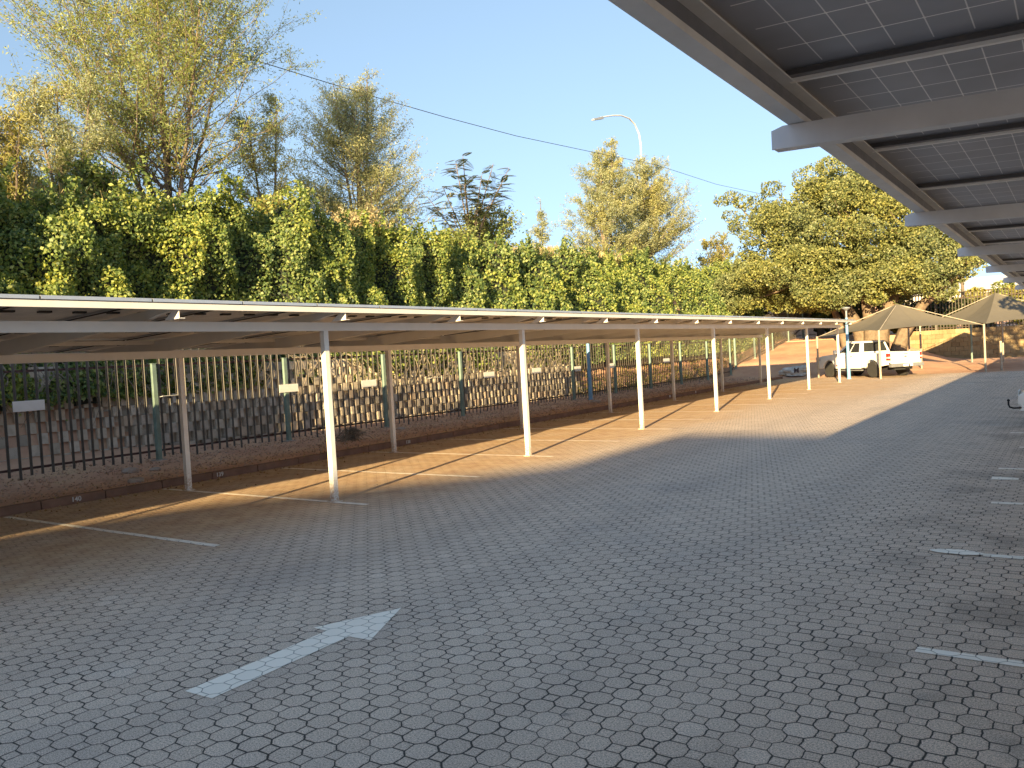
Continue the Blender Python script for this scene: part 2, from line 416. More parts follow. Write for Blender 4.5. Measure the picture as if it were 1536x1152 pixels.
# ------------------------------------------------------------------ terrain
def sst(v, a, b):
    t = np.clip((v-a)/(b-a), 0, 1); return t*t*(3-2*t)
def T(x, y):
    x = np.asarray(x, float); y = np.asarray(y, float)
    strip = .115 + .04*sst(-x, 16.5, 18) + .23*sst(-x, 16.6, 18.6)*(1-sst(y, 8, 15))
    strip = strip + .03*vnoise(x*1.3, y*1.3, 3)*sst(-x, 13.3, 13.9)
    bank_top = 6.2 + .35*sst(y, 30, 60) + .25*vnoise(x*.3, y*.3, 5)
    near_bank = 1.7 + (bank_top-1.7)*sst(-x, 19.9, 22.6)
    near = np.where(x < -18.35, near_bank, strip)
    wild = .15 + (bank_top-.15)*sst(-x, 17.6, 21.6) + .12*vnoise(x*.9, y*.9, 9)
    w = sst(y, 29.5, 33)
    left = np.where(x < -17.5, near*(1-w)+wild*w, strip)
    left = np.where(x > -13.12, -.03, left)
    # rising red bank beyond the bays
    wl = sst(-x, 5.5, 11.5)
    rise = wl*(.85*sst(y, 44.6, 48.0)+1.35*sst(y, 47.0, 60)) + (1-wl)*.32*sst(y, 45, 55) + .05*vnoise(x*.8, y*.8, 11)*sst(y, 44, 47)
    far = np.maximum(rise, np.where(x < -13.12, left, rise))
    z = np.where(y > 44.2, np.where(x < -13.12, np.maximum(left, rise), rise-.02), left)
    back = 2.0 + 2.2*sst(y, 57, 110)
    z = np.where(y > 56.6, np.maximum(z, back*sst(-np.abs(x-20)+60, 0, 20)), z)
    return z
def Tz(x, y): return float(T(x, y))

def grid(name, xs, ys, zf, mat):
    X, Y = np.meshgrid(xs, ys, indexing='ij'); Z = zf(X, Y)
    V = np.stack([X, Y, Z], -1).reshape(-1, 3)
    nx, ny = len(xs), len(ys)
    i, j = np.meshgrid(np.arange(nx-1), np.arange(ny-1), indexing='ij'); a = (i*ny+j).ravel()
    F = np.stack([a, a+ny, a+ny+1, a+1], 1)
    o = link_np(name, V, F, mat)
    o.data.polygons.foreach_set('use_smooth', [True]*len(o.data.polygons))
    return o
xs = np.unique(np.round(np.concatenate([np.linspace(-420, -60, 14), np.linspace(-60, -24, 30), np.arange(-24, -13.3, .3), [-13.12, -13.119, -18.35, -18.349, -17.5], np.arange(-13, 16, .9), np.linspace(16, 60, 12), np.linspace(60, 420, 12)]), 4))
ys = np.unique(np.round(np.concatenate([np.linspace(-200, -12, 20), np.arange(-12, 44, .45), [44.2, 44.201, 56.6, 56.601], np.arange(44.5, 66, .4), np.linspace(66, 140, 20), np.linspace(150, 800, 14)]), 4))
tag(grid('ground', xs, ys, T, M['soil']), kind='structure')
pv = grid('paving', np.linspace(-13.05, 24, 40), np.linspace(-70, 43.9, 80), lambda X, Y: X*0+.0, M['paving'])
tag(pv, kind='structure')

# kerb
k = MB()
y = -30.0
while y < 43.4:
    k.box(-13.2, -13.05+random.uniform(-.004, .004), y, y+.985, -.1, .128+random.uniform(-.004, .006)); y += 1.0
tag(k.build('kerb', M['kerb'], bevel=.012), kind='structure')
for i, (s_, yy) in enumerate([('140', 6.52), ('139', 9.14), ('138', 14.28)]):
    o = text_mesh(s_, .105, M['number'], 'kerb_number', mtx=Matrix.Translation((-13.045, yy, .07)) @ Matrix(((0,0,1,0),(1,0,0,0),(0,1,0,0),(0,0,0,1))), extrude=.002, bold=.001)
    tag(o, ['white number 140 painted on the dark kerb nearest the camera', 'white number 139 painted on the kerb just past the nearest rear post', 'white number 138 painted on the kerb beside the second rear post'][i], 'bay number', 'bay numbers painted on the kerb')
for i, yy in enumerate([29.3, 31.9]):
    m_ = MB(); m_.lathe([(.05,0),(.05,.003)], (-13.049, yy, .09), 'x', 12)
    tag(m_.build('kerb_mark', M['number']), ['small white dot on the kerb between the third and fourth rear posts', 'small white dot on the kerb just beyond the fourth rear post'][i], 'kerb mark')

# ------------------------------------------------------------------ markings
def line(name, x0, x1, y, w, label, group, z=.004, mat='paint', dy=0):
    n = 14; m = MB()
    for i in range(n):
        a = x0+(x1-x0)*i/n; b = x0+(x1-x0)*(i+1)/n
        q = lambda: random.uniform(-.006, .006)
        m.add([(a, y-w/2+q(), z), (b, y-w/2+q(), z), (b, y+w/2+q(), z), (a, y+w/2+q(), z)], [(0,1,2,3)])
    o = m.build(name, M[mat]); return tag(o, label, 'road marking', group)
ords = ['first', 'second', 'third', 'fourth', 'fifth', 'sixth', 'seventh', 'eighth', 'ninth', 'tenth', 'eleventh', 'twelfth', 'thirteenth', 'fourteenth']
for i in range(14):
    yy = 5.44+2.508*i
    x1 = [-7.9, -8.08, -8.06, -8.2, -8.1, -8.0, -8.2, -8.0, -8.1, -7.9, -8.2, -8.0, -7.3, -8.0][i]
    line('parking_line', -12.95, x1, yy, .085, 'white bay line under the left carport, %s line counting away from the camera' % ords[i], 'white lines between the left parking bays')
for i, (yy, x0) in enumerate([(5.31, -.86), (7.84, -.72), (10.3, -.85), (12.9, -.96), (15.31, -.84), (17.5, -1.1)]):
    line('parking_line', x0, 4.2, yy, .10, 'white bay line at the right edge, %s line counting away from the camera' % ords[i], 'white lines between the right parking bays')
line('parking_line', -4.0, -3.2, 34.2, .12, 'short white dash on the shaded paving far off near the shade nets', 'white lines between the right parking bays')
# arrows
def flat_poly(name, pts, z, mat, label, cat='road marking', group=None):
    m = MB(); m.add([(x, y, z) for x, y in pts], [tuple(range(len(pts)))]); o = m.build(name, M[mat]); return tag(o, label, cat, group)
flat_poly('direction_arrow', [(-4.47,2.79),(-4.22,2.80),(-4.245,3.4),(-4.27,3.94),(-4.07,3.95),(-4.38,4.60),(-4.66,3.96),(-4.515,3.955),(-4.49,3.4)], .004, 'arrow', 'large worn white arrow painted on the grey pavers pointing down the aisle')
pts = []
for i in range(20):
    a = i/19; xx = -1.14+.46*a; hw = .015+.085*math.sin(math.pi*min(1, a*1.05))**.8
    pts.append((xx, hw*random.uniform(.8, 1.15)))
flat_poly('paint_smear', [(x, 7.84+h) for x, h in pts]+[(x, 7.84-h*.8) for x, h in pts[::-1]], .009, 'paint', 'white paint smear at the tip of a bay line on the right')
pts = [(-.98+.05*i, random.uniform(.02, .09)) for i in range(7)]
flat_poly('paint_smear', [(x, 12.0+h*2) for x, h in pts]+[(x, 12.0-h) for x, h in pts[::-1]], .004, 'paint', 'small pale paint patch on the paving by the right picture edge')

# ------------------------------------------------------------------ left solar carport
CY0, CY1 = -34.0, 38.75
zt = lambda x: 2.752 - .036*(-8.12-x)          # top of modules
zu = lambda x: zt(x)-.040                        # underside plane of frames
cp = empty('solar_carport', (-11, 8, 0), 'long low solar carport with white posts on the left side of the paved yard', 'carport')
def child(o, par):
    o.matrix_parent_inverse = Matrix.Translation(-Vector(par.location)); return o
def cb(m, name, mat, **kw):
    o = m.build(name, mat, None, **kw); o.parent = cp; child(o, cp); return o
bf = lambda x: 2.555 - .0605*(-8.8-x)  # beam top line
posts_y = [8+5*k_ for k_ in range(-8, 7)]
for yy in posts_y:
    for px_, hw in ((-8.78, .043), (-12.3, .043)):
        m = MB(); m.box(px_-hw, px_+hw, yy-hw, yy+hw, 0, bf(px_)-.125)
        cb(m, 'post', M['post_steel'], bevel=.006)
        m = MB(); m.box(px_-.075, px_+.075, yy-.075, yy+.075, .0, .012)
        bp_ = cb(m, 'base_plate', M['post_steel'])
for px_, mt in ((-8.78, 'grey_steel'), (-12.3, 'grey_steel')):
    m = MB(); m.box(px_-.035, px_+.035, CY0, CY1-.3, bf(px_)-.125, bf(px_)-.003); cb(m, 'beam', M[mt], bevel=.008)
# cross rafters every 2.5 m
yy = 8-.12-37.5
k_ = 0
while yy < CY1:
    m = MB()
    t0 = zu(-8.14)-.002
    m.prism([(-8.26, zu(-8.26)-.012), (-8.26, zu(-8.26)-.06), (-8.6, bf(-8.6)+.05), (-8.9, bf(-8.9)+.002), (-12.3, bf(-12.3)+.002), (-14.6, zu(-14.6)-.12), (-15.0, zu(-15.0)-.05), (-15.0, zu(-15.0)-.012)], 'y', yy-.035, yy+.035)
    cb(m, 'rafter', M['grey_steel'])
    m = MB(); m.prism([(-8.196, zu(-8.19)-.03), (-8.155, zu(-8.15)-.074), (-8.155, zu(-8.15)-.168), (-8.44, zu(-8.44)-.162), (-8.25, zu(-8.25)-.055)], 'y', yy-.045, yy-.037); m.prism([(-8.156, zu(-8.15)-.160), (-8.156, zu(-8.15)-.168), (-8.44, zu(-8.44)-.164), (-8.44, zu(-8.44)-.156)], 'y', yy-.0365, yy+.03); cb(m, 'bracket', M['white_steel'])
    yy += 2.5
# purlins
for px_, nm in ((-8.135, 'front_purlin'), (-10.45, 'purlin'), (-12.75, 'purlin'), (-15.02, 'purlin')):
    z0 = zu(px_)
    m = MB()
    m.box(px_-.055, px_, CY0, CY1, z0-.072, z0-.006)
    cb(m, nm, M['white_steel'] if nm == 'front_purlin' else M['grey_steel'])
# modules
PITCH = 1.152; LX = 2.278
def module_mesh(nm, L, W, glassmat, framemat, thick=.036):
    # frame: four rails + glass
    g = MB(); g.box(-L/2+.012, L/2-.012, -W/2+.012, W/2-.012, thick-.012, thick-.004)
    f = MB(); lip = .022
    f.box(-L/2, L/2, -W/2, -W/2+.012, 0, thick); f.box(-L/2, L/2, W/2-.012, W/2, 0, thick)
    f.box(-L/2, -L/2+.012, -W/2+.012, W/2-.012, 0, thick); f.box(L/2-.012, L/2, -W/2+.012, W/2-.012, 0, thick)
    f.box(-L/2+.012, L/2-.012, -W/2+.012, -W/2+.012+lip, 0, .003); f.box(-L/2+.012, L/2-.012, W/2-.012-lip, W/2-.012, 0, .003)
    return g, f
g_, f_ = module_mesh('m', LX, 1.134, None, None)
proto = empty('solar_module', (0, 0, 0)); bpy.data.objects.remove(proto)
gm = g_.build('solar_panel', M['panelL']); fm = f_.build('panel_frame', M['alu'])
jb = MB()
jb.box(-.035, .035, -.065, .065, .004, .024)
jm = jb.build('junction_box', M['jbox'])
st_ = MB(); st_.box(-LX/2+.03, LX/2-.03, .567, .585, -.012, .03); stm = st_.build('dark_gap_strip', M['jbox'])  # black strip added to draw the shaded gap between modules
slope = -math.atan(.036)
first = True; stuff_g = MB(); stuff_f = MB()
ny0 = -33
for row in range(3):
    xc = -8.12-LX/2-row*(LX+.012)
    for i in range(ny0, 31):
        yc = 3.86+PITCH*(i+.5)
        if yc > CY1-.3 or yc < CY0: continue
        mt = Matrix.Translation((xc, yc, zt(xc)-.036)) @ Matrix.Rotation(slope, 4, 'Y')
        if i < -2:
            stuff_f.hexa([mt @ Vector(v) for v in [(-1.139,-.567,0),(1.139,-.567,0),(1.139,.567,0),(-1.139,.567,0),(-1.139,-.567,.035),(1.139,-.567,.035),(1.139,.567,.035),(-1.139,.567,.035)]])
            continue
        if first: a, b, c = gm, fm, [jm, jm.copy(), jm.copy()]; d_ = stm; COL.objects.link(c[1]); COL.objects.link(c[2])
        else:
            a, b, c = gm.copy(), fm.copy(), [jm.copy() for _ in range(3)]; d_ = stm.copy()
            for q in (a, b, d_, *c): COL.objects.link(q)
        first = False
        a.parent = cp; a.matrix_local = Matrix.Translation(-Vector(cp.location)) @ mt
        b.parent = a; b.matrix_local = Matrix(); d_.parent = a; d_.matrix_local = Matrix()
        for q_, dy_ in zip(c, (-.38, 0, .38)): q_.parent = a; q_.matrix_local = Matrix.Translation((0, dy_, 0))
o = cb(stuff_f, 'solar_panels', M['panelL']); o['kind'] = 'stuff'

# ------------------------------------------------------------------ right solar canopy
rc = empty('solar_canopy', (1.4, 8, 0), 'solar roof canopy overhead at the upper right seen from below with grey steel beams', 'canopy')
def rb(m, name, mat, **kw):
    o = m.build(name, mat, None, **kw); o.parent = rc; child(o, rc); return o
zr = lambda x: 2.745 - .045*(x+.784)
X0 = -.784
BY = [2.83+2.594*k_ for k_ in range(-4, 16)]
for yy in BY:
    m = MB()
    pts = [(-.845, 2.54), (-.845, 2.595), (-.83, 2.612), (-.81, 2.618), (X0, 2.619)]
    # I-beam: web plus bottom flange
    m.prism([(-.84, 2.545), (4.9, 2.545-.045*5.7), (4.9, zr(4.9)-.127), (-.80, zr(-.80)-.127), (-.84, zr(-.84)-.14)], 'y', yy, yy+.008)
    m.sbox(-.835, 4.9, yy+.008, yy+.055, lambda x: 2.545-.045*(x+.84), .008)
    m.sbox(-.80, 4.9, yy+.008, yy+.055, lambda x: zr(x)-.138, .010)
    rb(m, 'beam', M['galv'])
for px_ in (X0, 1.55, 3.95):
    z0 = zr(px_); m = MB()
    m.box(px_, px_+.055, BY[0]-.6, BY[-1]+.6, z0-.126, z0-.120)       # bottom flange
    m.box(px_+.049, px_+.055, BY[0]-.6, BY[-1]+.6, z0-.120, z0-.105)   # lip
    m.box(px_+.004, px_+.045, BY[0]-.6, BY[-1]+.6, z0-.010, z0-.004)
    rb(m, 'purlin', M['galv'])
    m = MB(); m.box(px_, px_+.004, BY[0]-.6, BY[-1]+.6, z0-.120, z0-.004); rb(m, 'purlin_web', M['web'])
for px_ in (.9, 3.9):
    for yy in BY[1::2]:
        m = MB(); m.box(px_-.05, px_+.05, yy+.058, yy+.158, 0, 2.545-.045*(px_+.84)+.01); rb(m, 'post', M['galv'], bevel=.005)
RW, RL, RP = 1.27, 2.384, 1.297
g_, f_ = module_mesh('m', RL, RW, None, None, .036)
gm = g_.build('solar_panel', M['panelR']); fm = f_.build('panel_frame', M['black_frame'])
sb = MB(); sb.box(-.55, -.47, .05, .30, .0215, .0235); sb.box(-.53, -.49, .30, .34, .0215, .0235)
sm_ = sb.build('module_label', M['sticker'])
al = MB(); al.box(-RL/2+.02, RL/2-.02, RW/2+.003, RW/2+.024, -.010, .02); alo = al.build('clamp_strip', M['alu_bright'])
slr = math.atan(.045); first = True
for i in range(-6, 28):
    for row in range(2):
        xc = X0+.012+RL/2+row*(RL+.012); yc = 2.765+RP*(i+.5)
        if yc > BY[-1]+.6: continue
        mt = Matrix.Translation((xc, yc, zr(xc)+.001)) @ Matrix.Rotation(slr, 4, 'Y')
        if first: qs = [gm, fm, sm_, alo]
        else:
            qs = [q.copy() for q in (gm, fm, sm_, alo)]
            for q in qs: COL.objects.link(q)
        first = False
        qs[0].parent = rc; qs[0].matrix_local = Matrix.Translation(-Vector(rc.location)) @ mt
        for q in qs[1:]: q.parent = qs[0]; q.matrix_local = Matrix()

# ------------------------------------------------------------------ palisade fence
def fence(name, label, P0, P1, posts, pal_sp, base, htop, rail_lo, rail_hi, post_h, group=None, palem='pale', postm='green_post', railm='rust_rail', pw=.028, longevery=6, gx=0):
    """fence running from P0 to P1 (xy); base = ground function along the run"""
    P0 = Vector(P0); P1 = Vector(P1); L = (P1-P0).length; d = (P1-P0)/L; nrm = Vector((d.y, -d.x))
    fe = empty(name, (P0.x, P0.y, base(0)), label, 'fence', group)
    ang = math.atan2(d.y, d.x)
    def fb(m, nm, mat, **kw):
        o = m.build(nm, mat, None, **kw); o.parent = fe; child(o, fe); return o
    def W(s_, off, z): q = P0 + d*s_ + nrm*off; return (q.x, q.y, z)
    def bx(m, s0, s1, o0, o1, z00, z01, z10, z11):
        m.hexa([W(s0,o0,z00),W(s1,o0,z10),W(s1,o1,z10),W(s0,o1,z00),W(s0,o0,z01),W(s1,o0,z11),W(s1,o1,z11),W(s0,o1,z01)])
    for s_ in posts:
        m = MB(); b = base(s_); bx(m, s_-.05, s_+.05, -.05, .05, b-.05, b+post_h, b-.05, b+post_h)
        o = fb(m, 'fence_post', M[postm], bevel=.006)
        c = MB(); bx(c, s_-.058, s_+.058, -.058, .058, b+post_h+.001, b+post_h+.014, b+post_h+.001, b+post_h+.014); c = fb(c, 'post_cap', M[postm])
        m2 = MB(); bx(m2, s_-.13, s_+.13, -.13, .13, b-.05, b+.02, b-.05, b+.02); fb(m2, 'footing', M['stone'], bevel=.02)
    edges = [0]+list(posts)+[L]
    for a, b_ in zip(edges[:-1], edges[1:]):
        if b_-a < .3: continue
        for rz, rh in ((rail_lo, .045), (rail_hi, .045)):
            m = MB(); z0, z1 = base(a)+rz, base(b_)+rz
            a_, b2 = a+(.052 if a > 0 else 0), b_-(.052 if b_ < L else 0)
            bx(m, a_, b2, -.045, -.02, z0, z0+rh, z1, z1+rh); fb(m, 'rail', M[railm])
        m = MB(); s_ = a+pal_sp*.6; i = 0
        while s_ < b_-.06:
            zb = base(s_)+rail_lo-.12-(.07 if (int(s_/pal_sp) % longevery == 0) else 0); zt_ = base(s_)+htop+random.uniform(-.01, .01)
            lean = random.uniform(-.004, .004)
            # W-section pale: folded strip
            prof = [(-pw, .006), (-pw*.35, -.012), (0, -.004), (pw*.35, -.012), (pw, .006)]
            vs = []
            for zz, dx in ((zb, 0), (zt_-.07, lean), (zt_, lean)):
                for j, (u, v) in enumerate(prof):
                    uu = u if zz < zt_ else u*.35
                    vs.append(W(s_+uu+dx, -.014+v+.028, zz - (0)))
            fs = [(r*5+c_, r*5+c_+1, (r+1)*5+c_+1, (r+1)*5+c_) for r in range(2) for c_ in range(4)]
            n0 = len(vs)
            vs2 = [W(0,0,0)]*0
            m.add(vs, fs); s_ += pal_sp; i += 1
        o = fb(m, 'pales', M[palem])
        sol = o.modifiers.new('s', 'SOLIDIFY'); sol.thickness = .004
    return fe
fbase = lambda s_: Tz(-16.5, -12+s_)
posts = [2.9+12-3.58*k_ for k_ in range(3, -1, -1)]
posts = sorted([10.08+3.56*k_ + 12 for k_ in range(-5, 11)])
fence('palisade_fence', 'long dark steel palisade fence on green posts behind the left carport', (-16.5, -12), (-16.5, 46.3), posts, .2, fbase, 2.50, .19, 2.05, 2.10)
fb2 = lambda s_: Tz(-16.5+.015*s_, 46.4+s_)
fence('palisade_fence', 'pale lit palisade fence climbing the red bank beyond the carport end', (-16.5, 46.45), (-16.3, 64), [0.1, 3.5, 7, 10.5, 14], .2, fb2, 2.4, .2, 2.0, 2.1)
fence('palisade_fence', 'black palisade fence on top of the stone wall at far right', (-9.5, 56.9), (16, 56.9), [2.2, 5, 7.8, 10.6, 13.4, 16.2], .17, lambda s_: 2.05, 2.35, .2, 1.95, 2.2, palem='pale', postm='pale')

# plates on the fence
PL = [(7.46, 1.52, .58, 0), (10.42, 1.50, .5, 1), (13.69, 1.47, .6, 0), (16.53, 1.425, .58, 0), (19.4, 1.43, .55, 1), (22.23, 1.39, .6, 0), (25.2, 1.40, .58, 0), (28.2, 1.34, .5, 0), (31.05, 1.35, .5, 0), (36.75, 1.38, .7, 0)]
desc = ['white rectangular plate on the fence nearest the camera at the left edge', 'thin plate tilted edge-on on the fence beside the first rear post', 'white plate on the fence over the second green post',
        'white plate on the fence between the first front post and the second rear post', 'thin plate tilted edge-on on the fence past the second rear post', 'white plate on the fence just left of the second front post',
        'white plate on the fence just right of the second front post', 'small white plate on the fence left of the blue lamp pole', 'small white plate on the fence right of the blue lamp pole', 'farthest small white plate on the sunlit fence']
for (yy, zz, w, tilt), ds in zip(PL, desc):
    m = MB(); m.box(-.004, .004, -w/2, w/2, -.10, .10)
    o = m.build('sign_plate', M['plate'], bevel=.002)
    o.location = (-16.44, yy, zz)
    if tilt: o.rotation_euler = (0, R(82), 0)
    tag(o, ds, 'sign plate', 'blank white bay plates along the fence')

# ------------------------------------------------------------------ retaining block wall
m = MB(); bw, bh = .21, .24
for c_ in range(9):
    y = -10.0 + (0)
    for i in range(int(41.5/bw)):
        yy = -10+i*bw
        if yy > 31.2 - c_*.12: continue
        prot = .11 if (i+c_) % 2 == 0 else -.02
        xb = -18.02 - .035*c_ - .40*(1-float(sst(yy, 8, 15)))
        zb = .02 + .13*(1-float(sst(yy, 8, 15)))
        j = random.uniform(-.008, .008)
        m.hexa([(xb-.3, yy+.004, zb+c_*bh), (xb+prot+j, yy+.004, zb+c_*bh), (xb+prot+j, yy+bw-.004, zb+c_*bh), (xb-.3, yy+bw-.004, zb+c_*bh),
                (xb-.3, yy+.004, zb+c_*bh+bh-.006), (xb+prot+j-.012, yy+.004, zb+c_*bh+bh-.006), (xb+prot+j-.012, yy+bw-.004, zb+c_*bh+bh-.006), (xb-.3, yy+bw-.004, zb+c_*bh+bh-.006)])
tag(m.build('retaining_wall', M['blocks']), 'retaining wall of staggered split concrete blocks behind the palisade fence', 'wall')
m = MB()
for c_ in range(8):
    xx = -9.5 + (.22 if c_ % 2 else 0)
    while xx < 16:
        j = random.uniform(-.02, .02)
        z0 = c_*.27; m.box(xx, xx+.43, 56.2+j+.03*c_, 56.6, z0, z0+.262); xx += .44
tag(m.build('retaining_wall', M['blocks_far']), 'ochre stone block wall in the far background under the black fence', 'wall')

# ------------------------------------------------------------------ ivy hedge on the bank
def hedge_surface(y, t):
    """t 0..1 from wall top to crest"""
    x = -18.25 - 2.3*t**1.15; z = 1.55 + 5.25*t + .28*sst(y, 25, 60)*t
    col = vnoise(y*.52, t*1.3+.3, 21); md = vnoise(y*1.25, t*4.2, 22); fi = vnoise(y*3.1, t*11, 23)
    dsp = .56*col + .50*md + .36*fi
    gap = np.clip((vnoise(y*.30+4.3, t*1.6, 31)-.28)*3.2, 0, 1)*np.clip(1-abs(t-.42)/.48, 0, 1)
    dsp = dsp - 1.25*gap
    env = np.clip(t*5, .25, 1)
    ztop = .55*vnoise(y*.5, y*0+.5, 24)*sst(t, .7, 1)
    nx, nz = .92, .38
    return x + nx*dsp*env, z + nz*dsp*env + ztop, gap
hd = empty('ivy_hedge', (-19, 10, 1.8), 'tall green ivy hedge covering the bank above the block wall', 'hedge')
yy = np.arange(-9, 62, .3); tt = np.linspace(0, 1.0, 26)
Y, TT = np.meshgrid(yy, tt, indexing='ij')
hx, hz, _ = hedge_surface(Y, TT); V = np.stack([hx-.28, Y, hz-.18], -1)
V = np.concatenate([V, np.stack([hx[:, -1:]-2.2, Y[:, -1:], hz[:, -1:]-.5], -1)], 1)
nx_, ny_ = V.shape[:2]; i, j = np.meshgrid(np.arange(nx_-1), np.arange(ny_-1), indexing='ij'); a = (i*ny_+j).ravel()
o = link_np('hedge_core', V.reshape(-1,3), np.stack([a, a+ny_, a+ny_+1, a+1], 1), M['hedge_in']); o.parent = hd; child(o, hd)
def hedge_leaves(n, y0, y1, size, power=1):
    y = RNG.uniform(y0, y1, n); t = RNG.uniform(-.02, 1.04, n)
    x, z, gap = hedge_surface(y, np.clip(t, 0, 1))
    z = z + (t > 1)*RNG.uniform(0, .15, n); x = x - (t > 1)*RNG.uniform(0, 1.6, n)
    dep = RNG.exponential(.15, n)
    P = np.stack([x + .12 - dep, y + RNG.normal(0, .05, n), z + .04 + RNG.normal(0, .05, n)], 1)
    return leaf_geo(P, size, .8, bias=(.5, -1.3, .5))
parts = [hedge_leaves(125000, 6, 26, .095), hedge_leaves(85000, 26, 60, .13), hedge_leaves(9000, -9, 6, .17)]
# crest shoots sticking up
n = 240; pts = []
for _ in range(n):
    y0 = RNG.uniform(3, 60); xx, zz, _g = hedge_surface(np.array([y0]), np.array([1.0])); L_ = RNG.uniform(.3, .9)
    lean = RNG.normal(0, .25, 2)
    for q in np.linspace(0, 1, 16):
        for r_ in range(3): pts.append((xx[0]+lean[0]*q*L_+RNG.normal(0, .06), y0+lean[1]*q*L_+RNG.normal(0, .06), zz[0]-.1+q*L_))
parts.append(leaf_geo(np.array(pts), .13, .7))
V = np.concatenate([p_[0] for p_ in parts]); o = link_np('foliage', V, np.arange(len(V)).reshape(-1,4), M['ivy']); o.parent = hd; child(o, hd)

# lower hanging creepers + bare vines in front of the wall
m = MB()
for _ in range(260):
    y0 = random.uniform(6, 31); x0 = -18.0-(.4 if y0 < 12 else 0); z0 = random.uniform(2.1, 2.7)
    p_ = [(x0-.15, y0, z0)]; a_ = random.uniform(-.9, .9); L_ = random.uniform(.4, 1.5)
    for q in range(1, 7):
        p_.append((x0+.10+.10*math.sin(q*.6)+random.uniform(-.03, .03), y0+a_*L_*q/6+random.uniform(-.05, .05), z0-L_*q/6))
    r_ = random.uniform(.008, .02)
    m.tube(p_, [r_*(1-.12*q) for q in range(7)], 5)
tag(m.build('bare_vines', M['vine']), 'tangle of dry bare vines hanging over the block wall', 'vines', kind='stuff')
n = 13000; y = RNG.uniform(6, 33, n); zz = 2.35+RNG.normal(0, .22, n) - .4*np.clip(vnoise(y*.7, y*0, 41), 0, 1)*RNG.uniform(0, 1.6, n)
keep = vnoise(y*.9, zz*1.4, 42) > -.15
P = np.stack([-17.85-.35*(y < 12)+RNG.normal(0, .12, n)-.1*(zz-1), y, zz], 1)[keep]
V, F = leaf_geo(P, .095, .75, bias=(.6, -.2, .5))
tag(link_np('creeper', V, F, M['ivy']), 'leafy creeper trailing over the top of the block wall', 'creeper', kind='stuff')
n = 16000; y = RNG.uniform(30, 62, n); xx = -17.2-RNG.uniform(0, 2.6, n)
keep = (vnoise(y*.6, xx*.8, 43) > -.05)
P = np.stack([xx, y, T(xx, y)+RNG.exponential(.22, n)], 1)[keep]
V, F = leaf_geo(P, .13, .3, bias=(.3, 0, .3), axis_bias=(0, 0, 1.2))
tag(link_np('dry_scrub', V, F, M['yellow_leaf']), 'yellow dry scrub growing on the red bank behind the fence', 'scrub', kind='stuff')

# dry grass on the crest
def grass(n, regions, h, w=.018):
    P = []; H = []
    for (x0, x1, y0, y1, wt) in regions:
        k_ = int(n*wt); x = RNG.uniform(x0, x1, k_); y = RNG.uniform(y0, y1, k_)
        P.append(np.stack([x, y, T(x, y)-.05], 1)); H.append(RNG.uniform(.5, 1.15, k_)*h)
    P = np.concatenate(P); H = np.concatenate(H); n = len(P)
    an = RNG.uniform(0, 6.28, n); s = np.stack([np.cos(an), np.sin(an), 0*an], 1)*w*(.6+.8*RNG.random((n,1)))
    ln = RNG.normal(0, .18, (n, 2)); mid = P + np.stack([ln[:,0]*H*.4, ln[:,1]*H*.4, H*.55], 1); tip = P+np.stack([ln[:,0]*H*1.2, ln[:,1]*H*1.2, H], 1)
    V = np.stack([P-s, P+s, mid+s*.8, mid-s*.8, mid-s*.8, mid+s*.8, tip+s*1.3, tip-s*.2], 1).reshape(-1,3)
    return V, np.arange(len(V)).reshape(-1,4)
V, F = grass(16000, [(-24, -21.4, 8, 12, .12), (-24, -21.4, 12, 17, .10), (-23.5, -21.2, 21.5, 24.5, .2), (-23.5, -21.2, 27, 36, .38), (-23, -21.2, 38, 46, .2)], 1.15)
tag(link_np('dry_grass', V, F, M['straw']), 'straw coloured dry grass along the top of the bank', 'grass', kind='stuff')

